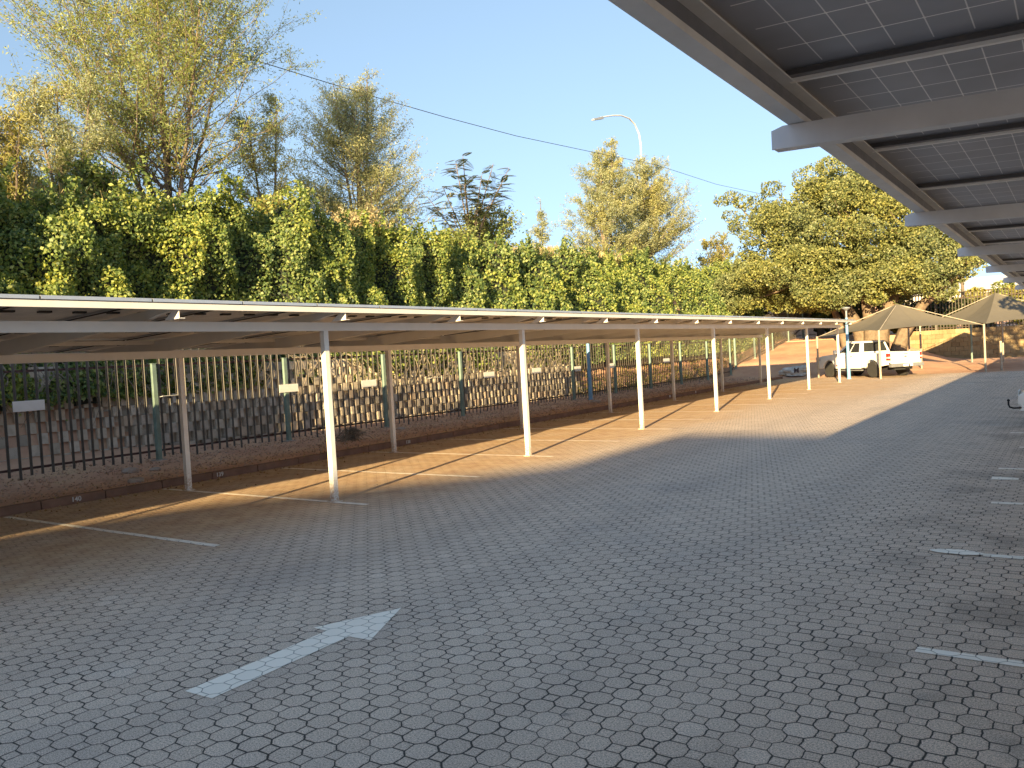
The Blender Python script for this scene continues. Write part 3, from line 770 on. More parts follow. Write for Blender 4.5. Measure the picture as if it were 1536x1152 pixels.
# ------------------------------------------------------------------ trees
def tree(name, label, base, H, prof, stems=4, stem_lean=.25, nbr=34, ntwig=7, nleaf=16000, leaf=.17, asp=.28, lmat='wisp', bmat='bark_grey', start=.12, seed=1, rise=.65, tip=1.0, r0=.09, group=None, cat='tree', jit=.10, droop=0.0, sq=(1,1)):
    rnd = random.Random(seed); rg = np.random.default_rng(seed)
    root = empty(name, base, label, cat, group)
    tb = MB(); segs = []
    B = Vector(base)
    for s_ in range(stems):
        az = 2*math.pi*(s_+rnd.random()*.7)/stems; ln = stem_lean*rnd.uniform(.3, 1.1)*(0 if stems == 1 else 1)
        h = H*rnd.uniform(.72, 1.0) if s_ else H
        pth = []; nseg = 12; off = Vector((0, 0, 0))
        for q in range(nseg+1):
            f = q/nseg
            off += Vector((rnd.uniform(-1, 1), rnd.uniform(-1, 1), 0))*.03*H/nseg*1.5
            pth.append(B + off + Vector((math.cos(az)*ln*h*f**.8*sq[0], math.sin(az)*ln*h*f**.8*sq[1], h*f)))
        tb.tube(pth, [r0*(1-.9*q/nseg)+.012 for q in range(nseg+1)], 6, False)
        for _ in range(nbr):
            f = start + (1-start)*rnd.random()**.9
            i_ = min(nseg-1, int(f*nseg)); p0 = pth[i_].lerp(pth[i_+1], f*nseg-i_)
            L_ = prof(min(1, f*h/H))*rnd.uniform(.45, 1.1)/(1 if stems == 1 else 1.25)
            a_ = rnd.uniform(0, 2*math.pi); el = rise*rnd.uniform(.5, 1.3)
            d = Vector((math.cos(a_)*math.cos(el)*sq[0], math.sin(a_)*math.cos(el)*sq[1], math.sin(el)))
            br = [p0 + d*L_*q/4 + Vector((0, 0, -droop*L_*(q/4)**2 + .12*L_*(q/4)**2)) + Vector((rnd.uniform(-1,1), rnd.uniform(-1,1), rnd.uniform(-1,1)))*.04*L_ for q in range(5)]
            rb_ = max(.008, r0*(1-f)*.45)
            tb.tube(br, [rb_*(1-.2*q)+.004 for q in range(5)], 4, False)
            segs.append((br[1], br[4]))
            for _t in range(ntwig):
                g = rnd.uniform(.2, 1); q = g*4; k_ = min(3, int(q)); s0 = br[k_].lerp(br[k_+1], q-k_)
                td = (d*.7+Vector((rnd.uniform(-1,1), rnd.uniform(-1,1), rnd.uniform(-.35,1)))).normalized()*L_*rnd.uniform(.18, .42)*tip
                e = s0+td; tb.tube([s0, e], [.006, .003], 3, False); segs.append((s0, e)); segs.append((s0, e))
    A = np.array([s_[0] for s_ in segs]); E_ = np.array([s_[1] for s_ in segs])
    ln = np.linalg.norm(E_-A, axis=1); pr = ln/ln.sum(); idx = rg.choice(len(segs), nleaf, p=pr)
    u = rg.uniform(0, 1.08, nleaf)[:, None]; P = A[idx]*(1-u)+E_[idx]*u + rg.normal(0, jit, (nleaf, 3))
    V, F = leaf_geo(P, leaf, asp, bias=(0, 0, .3), rng=rg)
    o = tb.build('trunk', M[bmat]); o.parent = root; child(o, root)
    o = link_np('crown', V, F, M[lmat]); o.parent = root; child(o, root)
    return root
TZ = lambda x, y: Tz(x, y)-.1
wide = lambda f: 4.6*math.sin(math.pi*min(1, .16+f*.80))**.7+.5
slim = lambda f: 2.9*(1-f)**.65*(.45+.55*min(1, f*4))+.25
tree('feathery_tree', 'tallest feathery yellow-green tree at the left behind the hedge', (-24, 15.6, TZ(-24, 15.6)), 8.9, wide, 6, .34, 46, 8, 84000, .115, .24, 'wisp', seed=3, r0=.075)
tree('feathery_tree', 'slender bluish feathery tree just right of the tallest one', (-24.3, 19.8, TZ(-24.3, 19.8)), 5.9, lambda f: 1.6*(1-f)**.5+.25, 2, .12, 30, 7, 16000, .11, .26, 'wisp_blue', seed=5, r0=.06)
tree('feathery_tree', 'small bluish feathery tree low at the left edge of the tall one', (-23.4, 12.0, TZ(-23.4, 12.0)), 4.4, lambda f: 1.7*(1-f)**.5+.3, 3, .2, 28, 7, 18000, .11, .26, 'wisp_blue', seed=6, r0=.06)
tree('feathery_tree', 'pale cone shaped feathery tree standing alone left of centre', (-25, 25.2, TZ(-25, 25.2)), 8.1, lambda f: 4.6*(1-f)**.6+.3, 5, .12, 44, 8, 72000, .115, .26, 'wisp_blue', seed=12, r0=.065, start=.03, rise=.5)
tree('feathery_tree', 'pale feathery tree in front of the street lamp pole', (-26, 55.4, TZ(-26, 55.4)), 9.6, lambda f: 6.4*(1-f)**.75+.4, 4, .10, 50, 8, 56000, .17, .26, 'wisp_blue', seed=13, r0=.10, start=.03, rise=.5)
tree('feathery_tree', 'pale narrow feathery tree left of the street lamp', (-26, 49.3, TZ(-26, 49.3)), 9.5, lambda f: 4.6*(1-f)**.75+.3, 3, .10, 46, 8, 42000, .17, .26, 'wisp_blue', seed=14, r0=.09, start=.03, rise=.5)
tree('feathery_tree', 'small thin sapling between the pinnate tree and the lamp', (-26, 41.2, TZ(-26, 41.2)), 5.0, lambda f: 1.1*(1-f)**.6+.15, 2, .1, 22, 5, 3200, .18, .26, 'wisp_blue', seed=15, r0=.05)
tree('feathery_tree', 'yellowish sapling beside the big broadleaf tree', (-26, 70, TZ(-26, 70)), 5.6, lambda f: 2.4*(1-f)**.6+.3, 3, .2, 24, 5, 5000, .26, .3, 'yellow_leaf', seed=16, r0=.06)
tree('round_shrub', 'olive shrub with bare twigs behind the crest left of the lamp', (-23.4, 32.4, TZ(-23.4, 32.4)), 3.0, lambda f: 1.9*math.sin(math.pi*min(1, .2+.75*f))+.2, 4, .3, 22, 6, 7000, .13, .5, 'wisp', seed=17, r0=.05, cat='shrub')
tree('reed_shrub', 'yellow reedy shrub at the far left edge above the hedge', (-22, 9.9, TZ(-22, 9.9)), 2.7, lambda f: .9*f+.3, 6, .25, 18, 5, 5200, .17, .16, 'yellow_leaf', seed=18, r0=.03, rise=1.1, cat='shrub')
tree('leafy_shrub', 'green leafy shrub on the crest at the left picture edge', (-22.6, 8.6, TZ(-22.6, 8.6)), 2.4, lambda f: 1.2*math.sin(math.pi*min(1, .2+.75*f))+.2, 4, .3, 18, 5, 5200, .15, .5, 'ivy', seed=19, r0=.04, cat='shrub')
# low bushes filling the crest
for i, (x_, y_, h_, r_, mt, lb) in enumerate([(-22.6, 12.6, 1.9, 1.3, 'ivy', 'low green bush on the crest under the tallest feathery tree'), (-22.4, 18.6, 1.5, 1.2, 'yellow_leaf', 'yellow-brown low bush on the crest right of the tallest tree'),
        (-22.2, 22.4, 1.6, 1.2, 'straw', 'straw brown dry bush on the crest below the cone shaped tree'), (-22.2, 28.2, 1.7, 1.3, 'wisp', 'low olive bush at the foot of the pinnate tree')]):
    tree('low_bush', lb, (x_, y_, TZ(x_, y_)), h_, lambda f, r_=r_: r_*math.sin(math.pi*min(1, .2+.75*f))+.2, 4, .4, 14, 6, 4200, .13, .5, mt, seed=30+i, r0=.03, cat='shrub')

# pinnate tree: long feather leaves
rn = random.Random(5); root = empty('pinnate_tree', (-22.5, 29.6, TZ(-22.5, 29.6)), 'dark young tree with long feather shaped leaves above the hedge centre', 'tree')
B = Vector(root.location); tb = MB(); P = []; D = []
ends = [(.1, -1.9, 3.4), (.2, -1.0, 4.6), (0, -.2, 5.0), (.2, .9, 4.3), (.1, 2.0, 5.0), (.3, 3.0, 4.9), (-.2, -2.6, 2.9), (.2, 1.6, 3.4), (.3, -.6, 3.6), (0, 2.7, 4.1), (.3, .3, 2.6), (.2, -1.5, 2.2)]
for e in ends:
    e = Vector(e); m1 = B+Vector((e.x*.3, e.y*.3, e.z*.45)); en = B+e
    tb.tube([B, m1, en], [.06, .035, .012], 6, False)
    for q in range(24):
        az = rn.uniform(0, 6.28); st = m1.lerp(en, rn.uniform(.25, 1.02)); d = Vector((math.cos(az), math.sin(az), rn.uniform(-.25, .6))).normalized(); L_ = rn.uniform(.5, .95)
        up = Vector((0, 0, 1)); sd = d.cross(up).normalized(); fr = [st+d*L_*g+Vector((0, 0, -.22*L_*g*g)) for g in (0, .33, .66, 1)]
        tb.tube(fr, [.008, .006, .004, .003], 3, False)
        for g in np.linspace(.12, 1, 11):
            c0 = st+d*L_*g+Vector((0, 0, -.22*L_*g*g))
            for sgn in (-1, 1):
                ax = (sd*sgn+d*.45+Vector((0, 0, -.15))).normalized(); lf = .20*math.sin(math.pi*min(.95, .25+.7*g)); w_ = d*.032
                P += [c0, c0+ax*lf*.5+w_, c0+ax*lf, c0+ax*lf*.5-w_]
o = tb.build('trunk', M['bark_grey']); o.parent = root; child(o, root)
V = np.array([tuple(p_) for p_ in P]); o = link_np('crown', V, np.arange(len(V)).reshape(-1,4), M['pinnate']); o.parent = root; child(o, root)

# big spreading broadleaf tree
def big_tree(name, label, base, clumps, trunks, leafn, leaf, lmat, seed, flat=.72, bmat='bark_pale', inner=None):
    rg = np.random.default_rng(seed); rn = random.Random(seed)
    root = empty(name, base, label, 'tree'); tb = MB(); B = Vector(base)
    for t_ in trunks: tb.tube([B+Vector(q[:3]) for q in t_], [q[3] for q in t_], 9, True)
    # limbs towards clumps
    tops = [B+Vector(t_[-1][:3]) for t_ in trunks]
    for (cx, cy, cz, r_) in clumps[::3]:
        c = Vector((cx, cy, cz)); s0 = min(tops, key=lambda q: (q-c).length); mid = s0.lerp(c, .5)+Vector((rn.uniform(-.5, .5), rn.uniform(-.5, .5), -.3))
        tb.tube([s0, mid, c], [.12, .07, .025], 5, False)
    o = tb.build('trunk', M[bmat], smooth=True); o.parent = root; child(o, root)
    w = np.array([c[3]**2 for c in clumps]); w /= w.sum(); idx = rg.choice(len(clumps), leafn, p=w)
    C = np.array(clumps); d = rg.normal(size=(leafn, 3)); d /= np.linalg.norm(d, axis=1)[:, None]
    rr = C[idx, 3]*.9*(1-rg.exponential(.09, leafn)).clip(.1, 1.1)
    lump = 1+.34*vnoise(d[:, 0]*2.6+idx*3.1, d[:, 2]*2.6+idx*1.7+d[:, 1]*2, seed)
    P = C[idx, :3] + d*(rr*lump)[:, None]*np.array([1, 1, flat])
    V, F = leaf_geo(P, leaf, .62, bias=(.3, -.5, .6), rng=rg)
    o = link_np('crown', V, F, M[lmat]); o.parent = root; child(o, root)
    return root
rg = np.random.default_rng(77)
cl = []
def fill(n, cx, cy, cz, rx, ry, rz, r0, r1, cond=None, shell=.55):
    k_ = 0
    while k_ < n:
        d = rg.normal(size=3); d /= np.linalg.norm(d); s_ = rg.uniform(shell, 1)
        p_ = (cx+d[0]*rx*s_, cy+d[1]*ry*s_, cz+d[2]*rz*s_)
        if cond and not cond(p_): continue
        cl.append((*p_, rg.uniform(r0, r1))); k_ += 1
fill(185, -11.7, 52.5, 8.0, 6.3, 4.8, 4.6, .65, 1.25, lambda p_: p_[2] > 4.2, .5)
fill(60, -14.2, 51.0, 5.6, 4.6, 3.2, 2.2, .7, 1.2, lambda p_: p_[2] > 3.6)
fill(46, -7.6, 52.5, 6.2, 3.0, 3.4, 2.2, .6, 1.1, lambda p_: p_[2] > 4.2)
fill(20, -17.6, 51.5, 5.1, 2.4, 2.0, 1.2, .6, 1.0, lambda p_: p_[2] > 3.8)
fill(75, -9.6, 50.6, 5.2, 5.2, 2.2, 1.3, .55, .95, lambda p_: p_[2] > 3.9, .2)
for q in [(-18.9, 52, 11.4, .55), (-18.2, 52, 11.5, .6), (-17.5, 52, 11.1, .7), (-18.3, 52, 10.3, .6), (-18.0, 52, 9.6, .55), (-16.7, 52, 10.8, .8), (-16.2, 52, 9.4, .8), (-17.2, 52, 7.6, .6), (-17.9, 52, 7.1, .5), (-15.6, 52, 11.6, .8)]: cl.append(q)
trunks = [[(0, 0, -.4, .75), (.2, 0, .8, .55), (.5, .1, 2.2, .42), (1.6, .2, 4.2, .3), (2.6, .3, 6, .18)],
          [(-.6, .2, -.4, .6), (-.9, .2, 1.2, .42), (-1.8, .2, 3.0, .32), (-3.4, .2, 5.2, .2)],
          [(-.2, -.3, -.4, .5), (-.2, -.2, 1.6, .4), (-.5, 0, 3.6, .3), (-1.2, 0, 6.5, .2)],
          [(1.1, 0, -.4, .5), (1.5, .1, 1.0, .36), (2.6, .1, 2.6, .28), (3.9, .2, 3.7, .2), (4.8, .2, 5.0, .14)],
          [(-1.6, .3, -.4, .32), (-2.0, .3, 1.4, .22), (-2.6, .2, 3.4, .16)]]
big_tree('broadleaf_tree', 'huge spreading broadleaf tree above the white pickup truck', (-9.9, 52.2, Tz(-9.9, 52.2)), cl, trunks, 240000, .15, 'ficus', 9)
cl2 = [(-6.1+rg.normal(0, .55), 60+rg.normal(0, .7), 6.6+rg.normal(0, .5), rg.uniform(.4, .75)) for _ in range(22)]
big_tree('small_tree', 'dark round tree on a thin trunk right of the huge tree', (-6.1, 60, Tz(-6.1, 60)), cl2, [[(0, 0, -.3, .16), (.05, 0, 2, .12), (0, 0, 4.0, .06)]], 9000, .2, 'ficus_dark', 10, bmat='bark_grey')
for i, (x_, y_, h_, n_, mt, lb) in enumerate([(-4.7, 61, 2.6, 20, 'yellow_leaf', 'yellowish bush behind the black fence right of the dark tree'), (-3.1, 62, 2.9, 26, 'wisp', 'pale green bush behind the black fence at the right edge'), (-.4, 62, 3.2, 26, 'wisp', 'pale green bush behind the black fence beyond the picture edge')]):
    z_ = Tz(x_, y_)
    big_tree('bush', lb, (x_, y_, z_), [(x_+rg.normal(0, .8), y_+rg.normal(0, .8), z_+h_*.6+rg.normal(0, h_*.2), rg.uniform(.4, .7)) for _ in range(n_)], [[(0, 0, -.2, .08), (0, 0, h_*.6, .04)]], 6000, .2, mt, 20+i, bmat='bark_grey')
# darker trees behind the big tree closing the view to the left bank
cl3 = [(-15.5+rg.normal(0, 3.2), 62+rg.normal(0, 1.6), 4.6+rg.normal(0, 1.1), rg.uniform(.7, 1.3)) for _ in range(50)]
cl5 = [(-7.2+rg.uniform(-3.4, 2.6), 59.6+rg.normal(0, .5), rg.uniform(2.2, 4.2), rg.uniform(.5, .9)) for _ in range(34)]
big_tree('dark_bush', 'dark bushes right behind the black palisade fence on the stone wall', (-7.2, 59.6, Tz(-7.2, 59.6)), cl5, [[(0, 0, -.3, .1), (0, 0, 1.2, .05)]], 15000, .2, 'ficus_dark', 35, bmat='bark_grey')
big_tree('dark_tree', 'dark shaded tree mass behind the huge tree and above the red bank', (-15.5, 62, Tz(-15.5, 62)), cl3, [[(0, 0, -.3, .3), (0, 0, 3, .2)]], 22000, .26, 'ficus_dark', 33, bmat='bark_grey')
cl4 = [(3.2+rg.normal(0, 1.3), 33+rg.normal(0, 1.6), 6.2+rg.normal(0, 1.1), rg.uniform(.5, .9)) for _ in range(22)]
big_tree('yard_tree', 'tree standing behind the right hand canopy outside the picture', (5.4, 33, 0), cl4, [[(0, 0, -.2, .16), (-.6, 0, 3, .12), (-1.8, 0, 5.2, .07)]], 4200, .24, 'ficus', 34, bmat='bark_grey')

# ------------------------------------------------------------------ street lamp, cable, bird
sl = empty('street_lamp', (-27, 57.46, Tz(-27, 57.46)), 'tall white street lamp with a curved arm above the pale trees', 'street lamp')
m = MB(); z0 = Tz(-27, 57.46)
m.tube([(-27, 57.46, z0-.2), (-27, 57.5, 10), (-27, 57.6, 16.6)], [.13, .10, .075], 10); o = m.build('pole', M['lamp_white'], smooth=True); o.parent = sl; child(o, sl)
m = MB(); m.tube([(-27, 57.6, 16.6), (-27, 57.66, 17.6), (-27, 57.45, 18.4), (-27, 56.8, 19.0), (-27, 55.9, 19.25), (-27, 54.6, 19.2), (-27, 53.2, 18.9), (-27, 51.4, 18.4)], [.07,.065,.065,.06,.06,.055,.05,.05], 8); o = m.build('arm', M['lamp_white'], smooth=True); o.parent = sl; child(o, sl)
m = MB(); m.hexa([(-27.14, 51.6, 18.30), (-26.86, 51.6, 18.30), (-26.86, 50.2, 17.92), (-27.14, 50.2, 17.92), (-27.09, 51.6, 18.50), (-26.91, 51.6, 18.50), (-26.91, 50.2, 18.06), (-27.09, 50.2, 18.06)]); o = m.build('lamp_head', M['lamp_grey'], bevel=.03); o.parent = sl; child(o, sl)
m = MB(); cab = [(-25, 2.0, 14.3), (-25, 8, 13.9), (-25, 13.68, 13.7), (-25, 20.47, 13.60), (-25, 25.69, 13.66), (-25, 31.5, 13.82), (-25, 37.63, 14.08), (-25, 46.5, 14.72), (-25, 55.94, 15.45), (-25, 68, 15.75), (-25, 95, 17.5)]
m.tube(cab, .016, 6); tag(m.build('overhead_cable', M['cable']), 'thin black overhead cable crossing the blue sky', 'cable')
bd = MB(); bd.lathe([(.001,-.10),(.03,-.07),(.05,0),(.04,.05),(.028,.09),(.026,.12),(.001,.15)], (0, 0, 0), 'z', 12); bd.hexa([(-.02,-.02,-.16),(.02,-.02,-.16),(.02,.0,-.16),(-.02,.0,-.16),(-.025,-.02,-.05),(.025,-.02,-.05),(.025,.02,-.05),(-.025,.02,-.05)])
o = bd.build('bird', M['lamp_grey'], smooth=True); o.location = (-25, 25.75, 13.83); o.rotation_euler = (R(18), 0, .4); tag(o, 'small dark bird perched on the overhead cable', 'bird')

# ------------------------------------------------------------------ blue lamp poles
def blue_pole(x, y, h, label):
    z = Tz(x, y) if x < -13.1 else 0
    r = empty('lamp_post', (x, y, z), label, 'lamp post', 'blue lamp posts')
    m = MB(); m.tube([(0,0,-.05),(0,0,1.0),(0,0,h-.45)], [.085,.075,.06], 12); o = m.build('pole', M['blue_pole'], r, smooth=True)
    m = MB(); m.tube([(0,0,h-.45),(0,0,h-.12)], [.045,.045], 10); m.lathe([(.04,h-.12),(.14,h-.04),(.2,h),(.2,h+.03),(.05,h+.07)], (0,0,0), 'z', 18); m.build('lamp_head', M['lamp_grey'], r, smooth=True)
    m = MB(); m.lathe([(.12,0),(.12,.02)], (0,0,0), 'z', 12); m.build('base_plate', M['blue_pole'], r)
blue_pole(-9.09, 41.2, 3.38, 'blue lamp post in front of the white pickup at the carport end')
blue_pole(-15.7, 27.8, 2.95, 'blue lamp post in the soil strip by the palisade fence')

# ------------------------------------------------------------------ shade nets
def shade_net(label, corners, apex, sag=.32, skip=()):
    """corners: list of four (x,y,z) in order"""
    cx, cy = apex[0], apex[1]
    r = empty('shade_net', (cx, cy, 0), label, 'shade net', 'tan shade nets over the far bays')
    Cn = [Vector(c) for c in corners]; A = Vector(apex); V = []; F = []; N = 14
    for k_ in range(4):
        a, b = Cn[k_], Cn[(k_+1) % 4]; o_ = len(V); mid = (a+b)/2; inn = (Vector((A.x, A.y, mid.z))-mid).normalized()
        for i in range(N+1):
            for j in range(N+1):
                u = i/N; v = j/N
                e = a.lerp(b, v) + inn*(sag*1.6*4*v*(1-v)*(1-u)) + Vector((0, 0, sag*.35*4*v*(1-v)*(1-u)))
                p_ = e.lerp(A, u); p_.z -= .20*math.sin(math.pi*u)*(1-.4*abs(2*v-1))
                V.append(p_)
        for i in range(N):
            for j in range(N):
                q = o_+i*(N+1)+j; F.append((q, q+1, q+N+2, q+N+1))
    m = MB(); m.add(V, F); o = m.build('canopy', M['net']); o.parent = r; child(o, r)
    bm = bmesh.new(); bm.from_mesh(o.data); bmesh.ops.remove_doubles(bm, verts=bm.verts, dist=.004); bm.to_mesh(o.data); bm.free()
    so = o.modifiers.new('s', 'SOLIDIFY'); so.thickness = .008
    for ci, c in enumerate(Cn):
        if ci in skip: continue
        z0 = Tz(c.x, c.y) if c.y > 43.9 else 0
        m = MB(); m.tube([(c.x, c.y, z0-.05), (c.x, c.y, c.z+.03)], .048, 10); o = m.build('post', M['net_pole'], smooth=True); o.parent = r; child(o, r)
        m = MB(); m.tube([(c.x, c.y, c.z-.02), (A.x, A.y, A.z-.03)], .02, 6); o = m.build('ridge_pipe', M['net_pole']); o.parent = r; child(o, r)
shade_net('tan pyramid shade net standing over the white pickup truck', [(-7.5, 40.2, 2.2), (-3.62, 43.75, 2.22), (-7.4, 47.5, 2.3), (-11.15, 43.8, 2.1)], (-7.3, 43.8, 3.5))
shade_net('tan shade net at the far right with tree shadows across it', [(-3.55, 43.85, 2.25), (.3, 47.6, 2.3), (-3.4, 51.4, 2.5), (-6.9, 47.9, 2.35)], (-3.4, 47.8, 3.82), skip=(0,))
m = MB(); m.tube([(-3.1, 45.5, -.1), (-3.1, 45.5, 1.4)], .055, 10); tag(m.build('marker_post', M['net_pole'], smooth=True), 'short pale post just right of the net corner pole', 'post')
m = MB(); m.tube([(-4.94, 52, .1), (-4.94, 52, 2.3)], .05, 10); tag(m.build('steel_post', M['green_post'], smooth=True), 'dark thin steel post on the bank under the far net', 'post')

# ------------------------------------------------------------------ pickup truck
def arch(cx, r, z0, n=9, rev=False, zc=.40):
    a0 = math.asin((z0-zc)/r); ang = [math.pi-a0 + (a0-(math.pi-a0))*i/n for i in range(n+1)]
    return [(cx+r*math.cos(t), zc+r*math.sin(t)) for t in ang]
def wheel(par, x, y, r, w, side):
    t = MB(); t.lathe([(r*.62, -w/2), (r*.9, -w/2), (r, -w*.32), (r, w*.32), (r*.9, w/2), (r*.62, w/2)], (0,0,0), 'y', 30)
    wh = t.build('wheel', M['tyre'], par, smooth=True); wh.location = (x, y, r)
    q = MB(); s_ = side*w*.36
    q.lathe([(r*.62, s_-.02*side), (r*.60, s_+.03*side), (r*.54, s_+.02*side), (r*.52, s_-.05*side)], (0,0,0), 'y', 24)
    for k_ in range(6):
        a = 2*math.pi*k_/6; d = Vector((math.cos(a), 0, math.sin(a))); e = Vector((-math.sin(a), 0, math.cos(a)))
        b0 = Vector((0, s_, 0)); vs = []
        for yy in (-.012, .018):
            for rr, hw in ((.03, .035), (r*.57, .05)):
                for sg in (-1, 1): vs.append(b0+d*rr+e*hw*sg+Vector((0, yy*side, 0)))
        q.hexa([vs[0], vs[2], vs[3], vs[1], vs[4], vs[6], vs[7], vs[5]])
    q.lathe([(.07, s_), (.06, s_+.03*side)], (0,0,0), 'y', 12)
    q.build('rim', M['rim'], wh)
    return wh
def pickup(loc, heading):
    t = empty('pickup_truck', loc, 'white double cab pickup truck parked under the tan shade net', 'pickup truck', rz=heading)
    # body front half (cab + bonnet)
    prof = [(-.78, .44)] + [(1.09, .44)] + arch(1.61, .47, .44)[0:] + [(2.48, .46), (2.58, .62), (2.57, .86), (2.46, 1.02), (2.2, 1.09), (1.18, 1.17), (.98, 1.18), (-.78, 1.18)]
    b = MB(); b.prism(prof, 'y', -.92, .92)
    sp = [(-2.66, .60), (-2.1, .52)] + arch(-1.61, .47, .52) + [(-.782, .44), (-.782, 1.18), (-2.72, 1.16), (-2.72, .9)]
    b.prism(sp, 'y', .84, .92); b.prism(sp, 'y', -.92, -.84)
    b.box(-2.66, -.782, -.838, .838, .70, .76)
    b.box(-.86, -.784, -.838, .838, .76, 1.17)
    body = b.build('body', M['car_white'], t, smooth=True, bevel=.025)
    c = MB()
    # greenhouse
    lo, hi = .86, .68
    zb, zt2 = 1.17, 1.79
    bot = [(-.76, zb), (1.12, zb)]; top = [(-.60, zt2-.02), (.22, zt2)]
    c.hexa([(-.77,-lo,zb),(1.14,-lo,zb),(1.14,lo,zb),(-.77,lo,zb),(-.60,-hi,zt2-.03),(.24,-hi,zt2),(.24,hi,zt2),(-.60,hi,zt2-.03)])
    c.build('cab', M['car_white'], t, smooth=True, bevel=.05)
    def side_pt(u, v, s):   # u 0..1 rear to front along belt, v 0..1 up
        xb = -.77+(1.91)*u; xt = -.60+.84*u; x = xb+(xt-xb)*v; y = (lo+(hi-lo)*v+.006)*s; z = zb+(zt2-.015-zb)*v; return (x, y, z)
    for s in (1, -1):
        for nm, (u0, u1, q0, q1) in (('window', (.07, .43, .10, .43)), ('window', (.48, .86, .48, .80))):
            m = MB(); V = []
            for off in (0, .012):
                for (u, v) in ((u0, .1), (u1, .1), (q1, .84), (q0, .84)):
                    x, y, z = side_pt(u, v, s); V.append((x, y-off*s*1.0, z))
            m.hexa(V); m.build(nm, M['glass'], t)
        # door seams and handles
        for x_ in (-.10, .98):
            m = MB(); m.box(x_-.004, x_+.004, s*.9205-.002, s*.9205+.002, .52, 1.16); m.build('door_seam', M['under'], t)
        for x_ in (-.02, .90):
            m = MB(); m.box(x_-.20, x_-.06, s*.92-.012, s*.92+.03*s*s if s > 0 else s*.92+.012, 1.02, 1.05) if False else m.box(x_-.20, x_-.06, min(s*.91, s*.945), max(s*.91, s*.945), 1.02, 1.05)
            m.build('door_handle', M['car_grey'], t, bevel=.006)
        m = MB(); m.box(.88, 1.0, min(s*.93, s*1.12), max(s*.93, s*1.12), 1.18, 1.38); m.build('mirror', M['car_white'], t, bevel=.03)
        m = MB(); m.box(-.9, 1.05, min(s*.85, s*.98), max(s*.85, s*.98), .33, .39); m.build('side_step', M['car_grey'], t, bevel=.01)
        for cx in (1.61, -1.61):   # dark arch trims
            m = MB(); A_ = arch(cx, .475, .46, 12); B_ = arch(cx, .535, .50, 12)
            m.prism(A_+B_[::-1], 'y', min(s*.915, s*.935), max(s*.915, s*.935)); m.build('arch_trim', M['car_grey'] if False else M['car_white'], t)
        # tail lamp wraps the corner
        m = MB(); m.box(-2.735, -2.58, min(s*.80, s*.935), max(s*.80, s*.935), .80, 1.13); tl = m.build('tail_light', M['red_lens'], t, bevel=.012)
        m = MB(); m.box(-2.745, -2.60, min(s*.81, s*.943), max(s*.81, s*.943), .90, .97); m.build('lens', M['clear_lens'], tl)
        m = MB(); m.box(-2.6, -2.3, min(s*.99, s*.995), max(s*.99, s*.995), .5, .52)
        m = MB(); m.box(2.3, 2.565, min(s*.62, s*.925), max(s*.62, s*.925), .84, 1.0); m.build('headlight', M['clear_lens'], t, bevel=.02)
    # rear window, windscreen
    def rp(u, v, xb, xt, dz=0):
        y = (lo+(hi-lo)*v)*(2*u-1); return (xb+(xt-xb)*v, y, zb+(zt2-.02-zb)*v)
    m = MB(); m.hexa([rp(u, v, -.783+o_, -.613+o_) for o_ in (0, .012) for (u, v) in ((.1,.12),(.9,.12),(.9,.85),(.1,.85))]); m.build('rear_window', M['glass'], t)
    m = MB(); m.hexa([rp(u, v, 1.155-o_, .252-o_) for o_ in (0, .012) for (u, v) in ((.06,.08),(.94,.08),(.94,.9),(.06,.9))]); m.build('windscreen', M['glass'], t)
    m = MB(); m.box(-2.755, -2.69, -.79, .79, .64, 1.165); tg = m.build('tailgate', M['car_white'], t, bevel=.012)
    m = MB(); m.box(-2.762, -2.757, -.13, .13, 1.05, 1.09); m.build('handle', M['under'], tg)
    m = MB(); m.lathe([(.001,-.008),(.09,-.008),(.09,0),(.001,0)], (0,0,0), 'x', 20); em = m.build('emblem', M['car_grey'], tg); em.location = (-2.757, 0, .96); em.scale = (1, 1, .5)
    em.matrix_basis = Matrix.Translation((-2.757, 0, .955)) @ Matrix.Diagonal((1, 1, .5, 1))
    text_mesh('R   A   N   G   E   R', .095, M['car_grey'], 'lettering', tg, .002, Matrix.Translation((-2.757, 0, .79)) @ Matrix(((0,0,-1,0),(-1,0,0,0),(0,1,0,0),(0,0,0,1))))
    m = MB(); m.box(-2.90, -2.70, -.90, .90, .48, .63); bp = m.build('rear_bumper', M['car_grey'], t, bevel=.03)
    m = MB(); m.box(-2.912, -2.902, -.26, .26, .50, .61); m.build('licence_plate', M['plate'], bp)
    m = MB(); m.tube([(-2.75, 0, .44), (-2.95, 0, .44), (-3.0, 0, .47), (-3.0, 0, .54)], .025, 8); m.lathe([(.01,.54),(.028,.56),(.028,.58),(.01,.6)], (-3.0, 0, 0), 'z', 10); m.build('tow_bar', M['under'], t)
    m = MB(); m.box(-2.6, 2.3, -.5, .5, .34, .5); m.tube([(-1.61, -.75, .4), (-1.61, .75, .4)], .07, 8); m.tube([(-2.6, -.35, .42), (-1.9, -.35, .42)], .09, 10); m.build('chassis', M['under'], t)
    m = MB(); m.box(2.40, 2.60, -.90, .90, .44, .62); m.build('front_bumper', M['car_white'], t, bevel=.03)
    m = MB(); m.box(2.56, 2.585, -.6, .6, .70, .92); m.build('grille', M['under'], t)
    m = MB(); m.box(.98, 1.06, .921, .924, .56, .63); m.box(.80, .94, .921, .924, .56, .63); m.build('door_badge', M['red_lens'], t)
    for x_ in (1.61, -1.61):
        for s in (1, -1): wheel(t, x_, .80*s, .40, .26, s)
    return t
hd_ = Vector((-.765, .644)).normalized(); left = Vector((-hd_.y, hd_.x))
rear_left = Vector((-8.05, 41.75)); ctr = rear_left - left*.80 + hd_*1.61
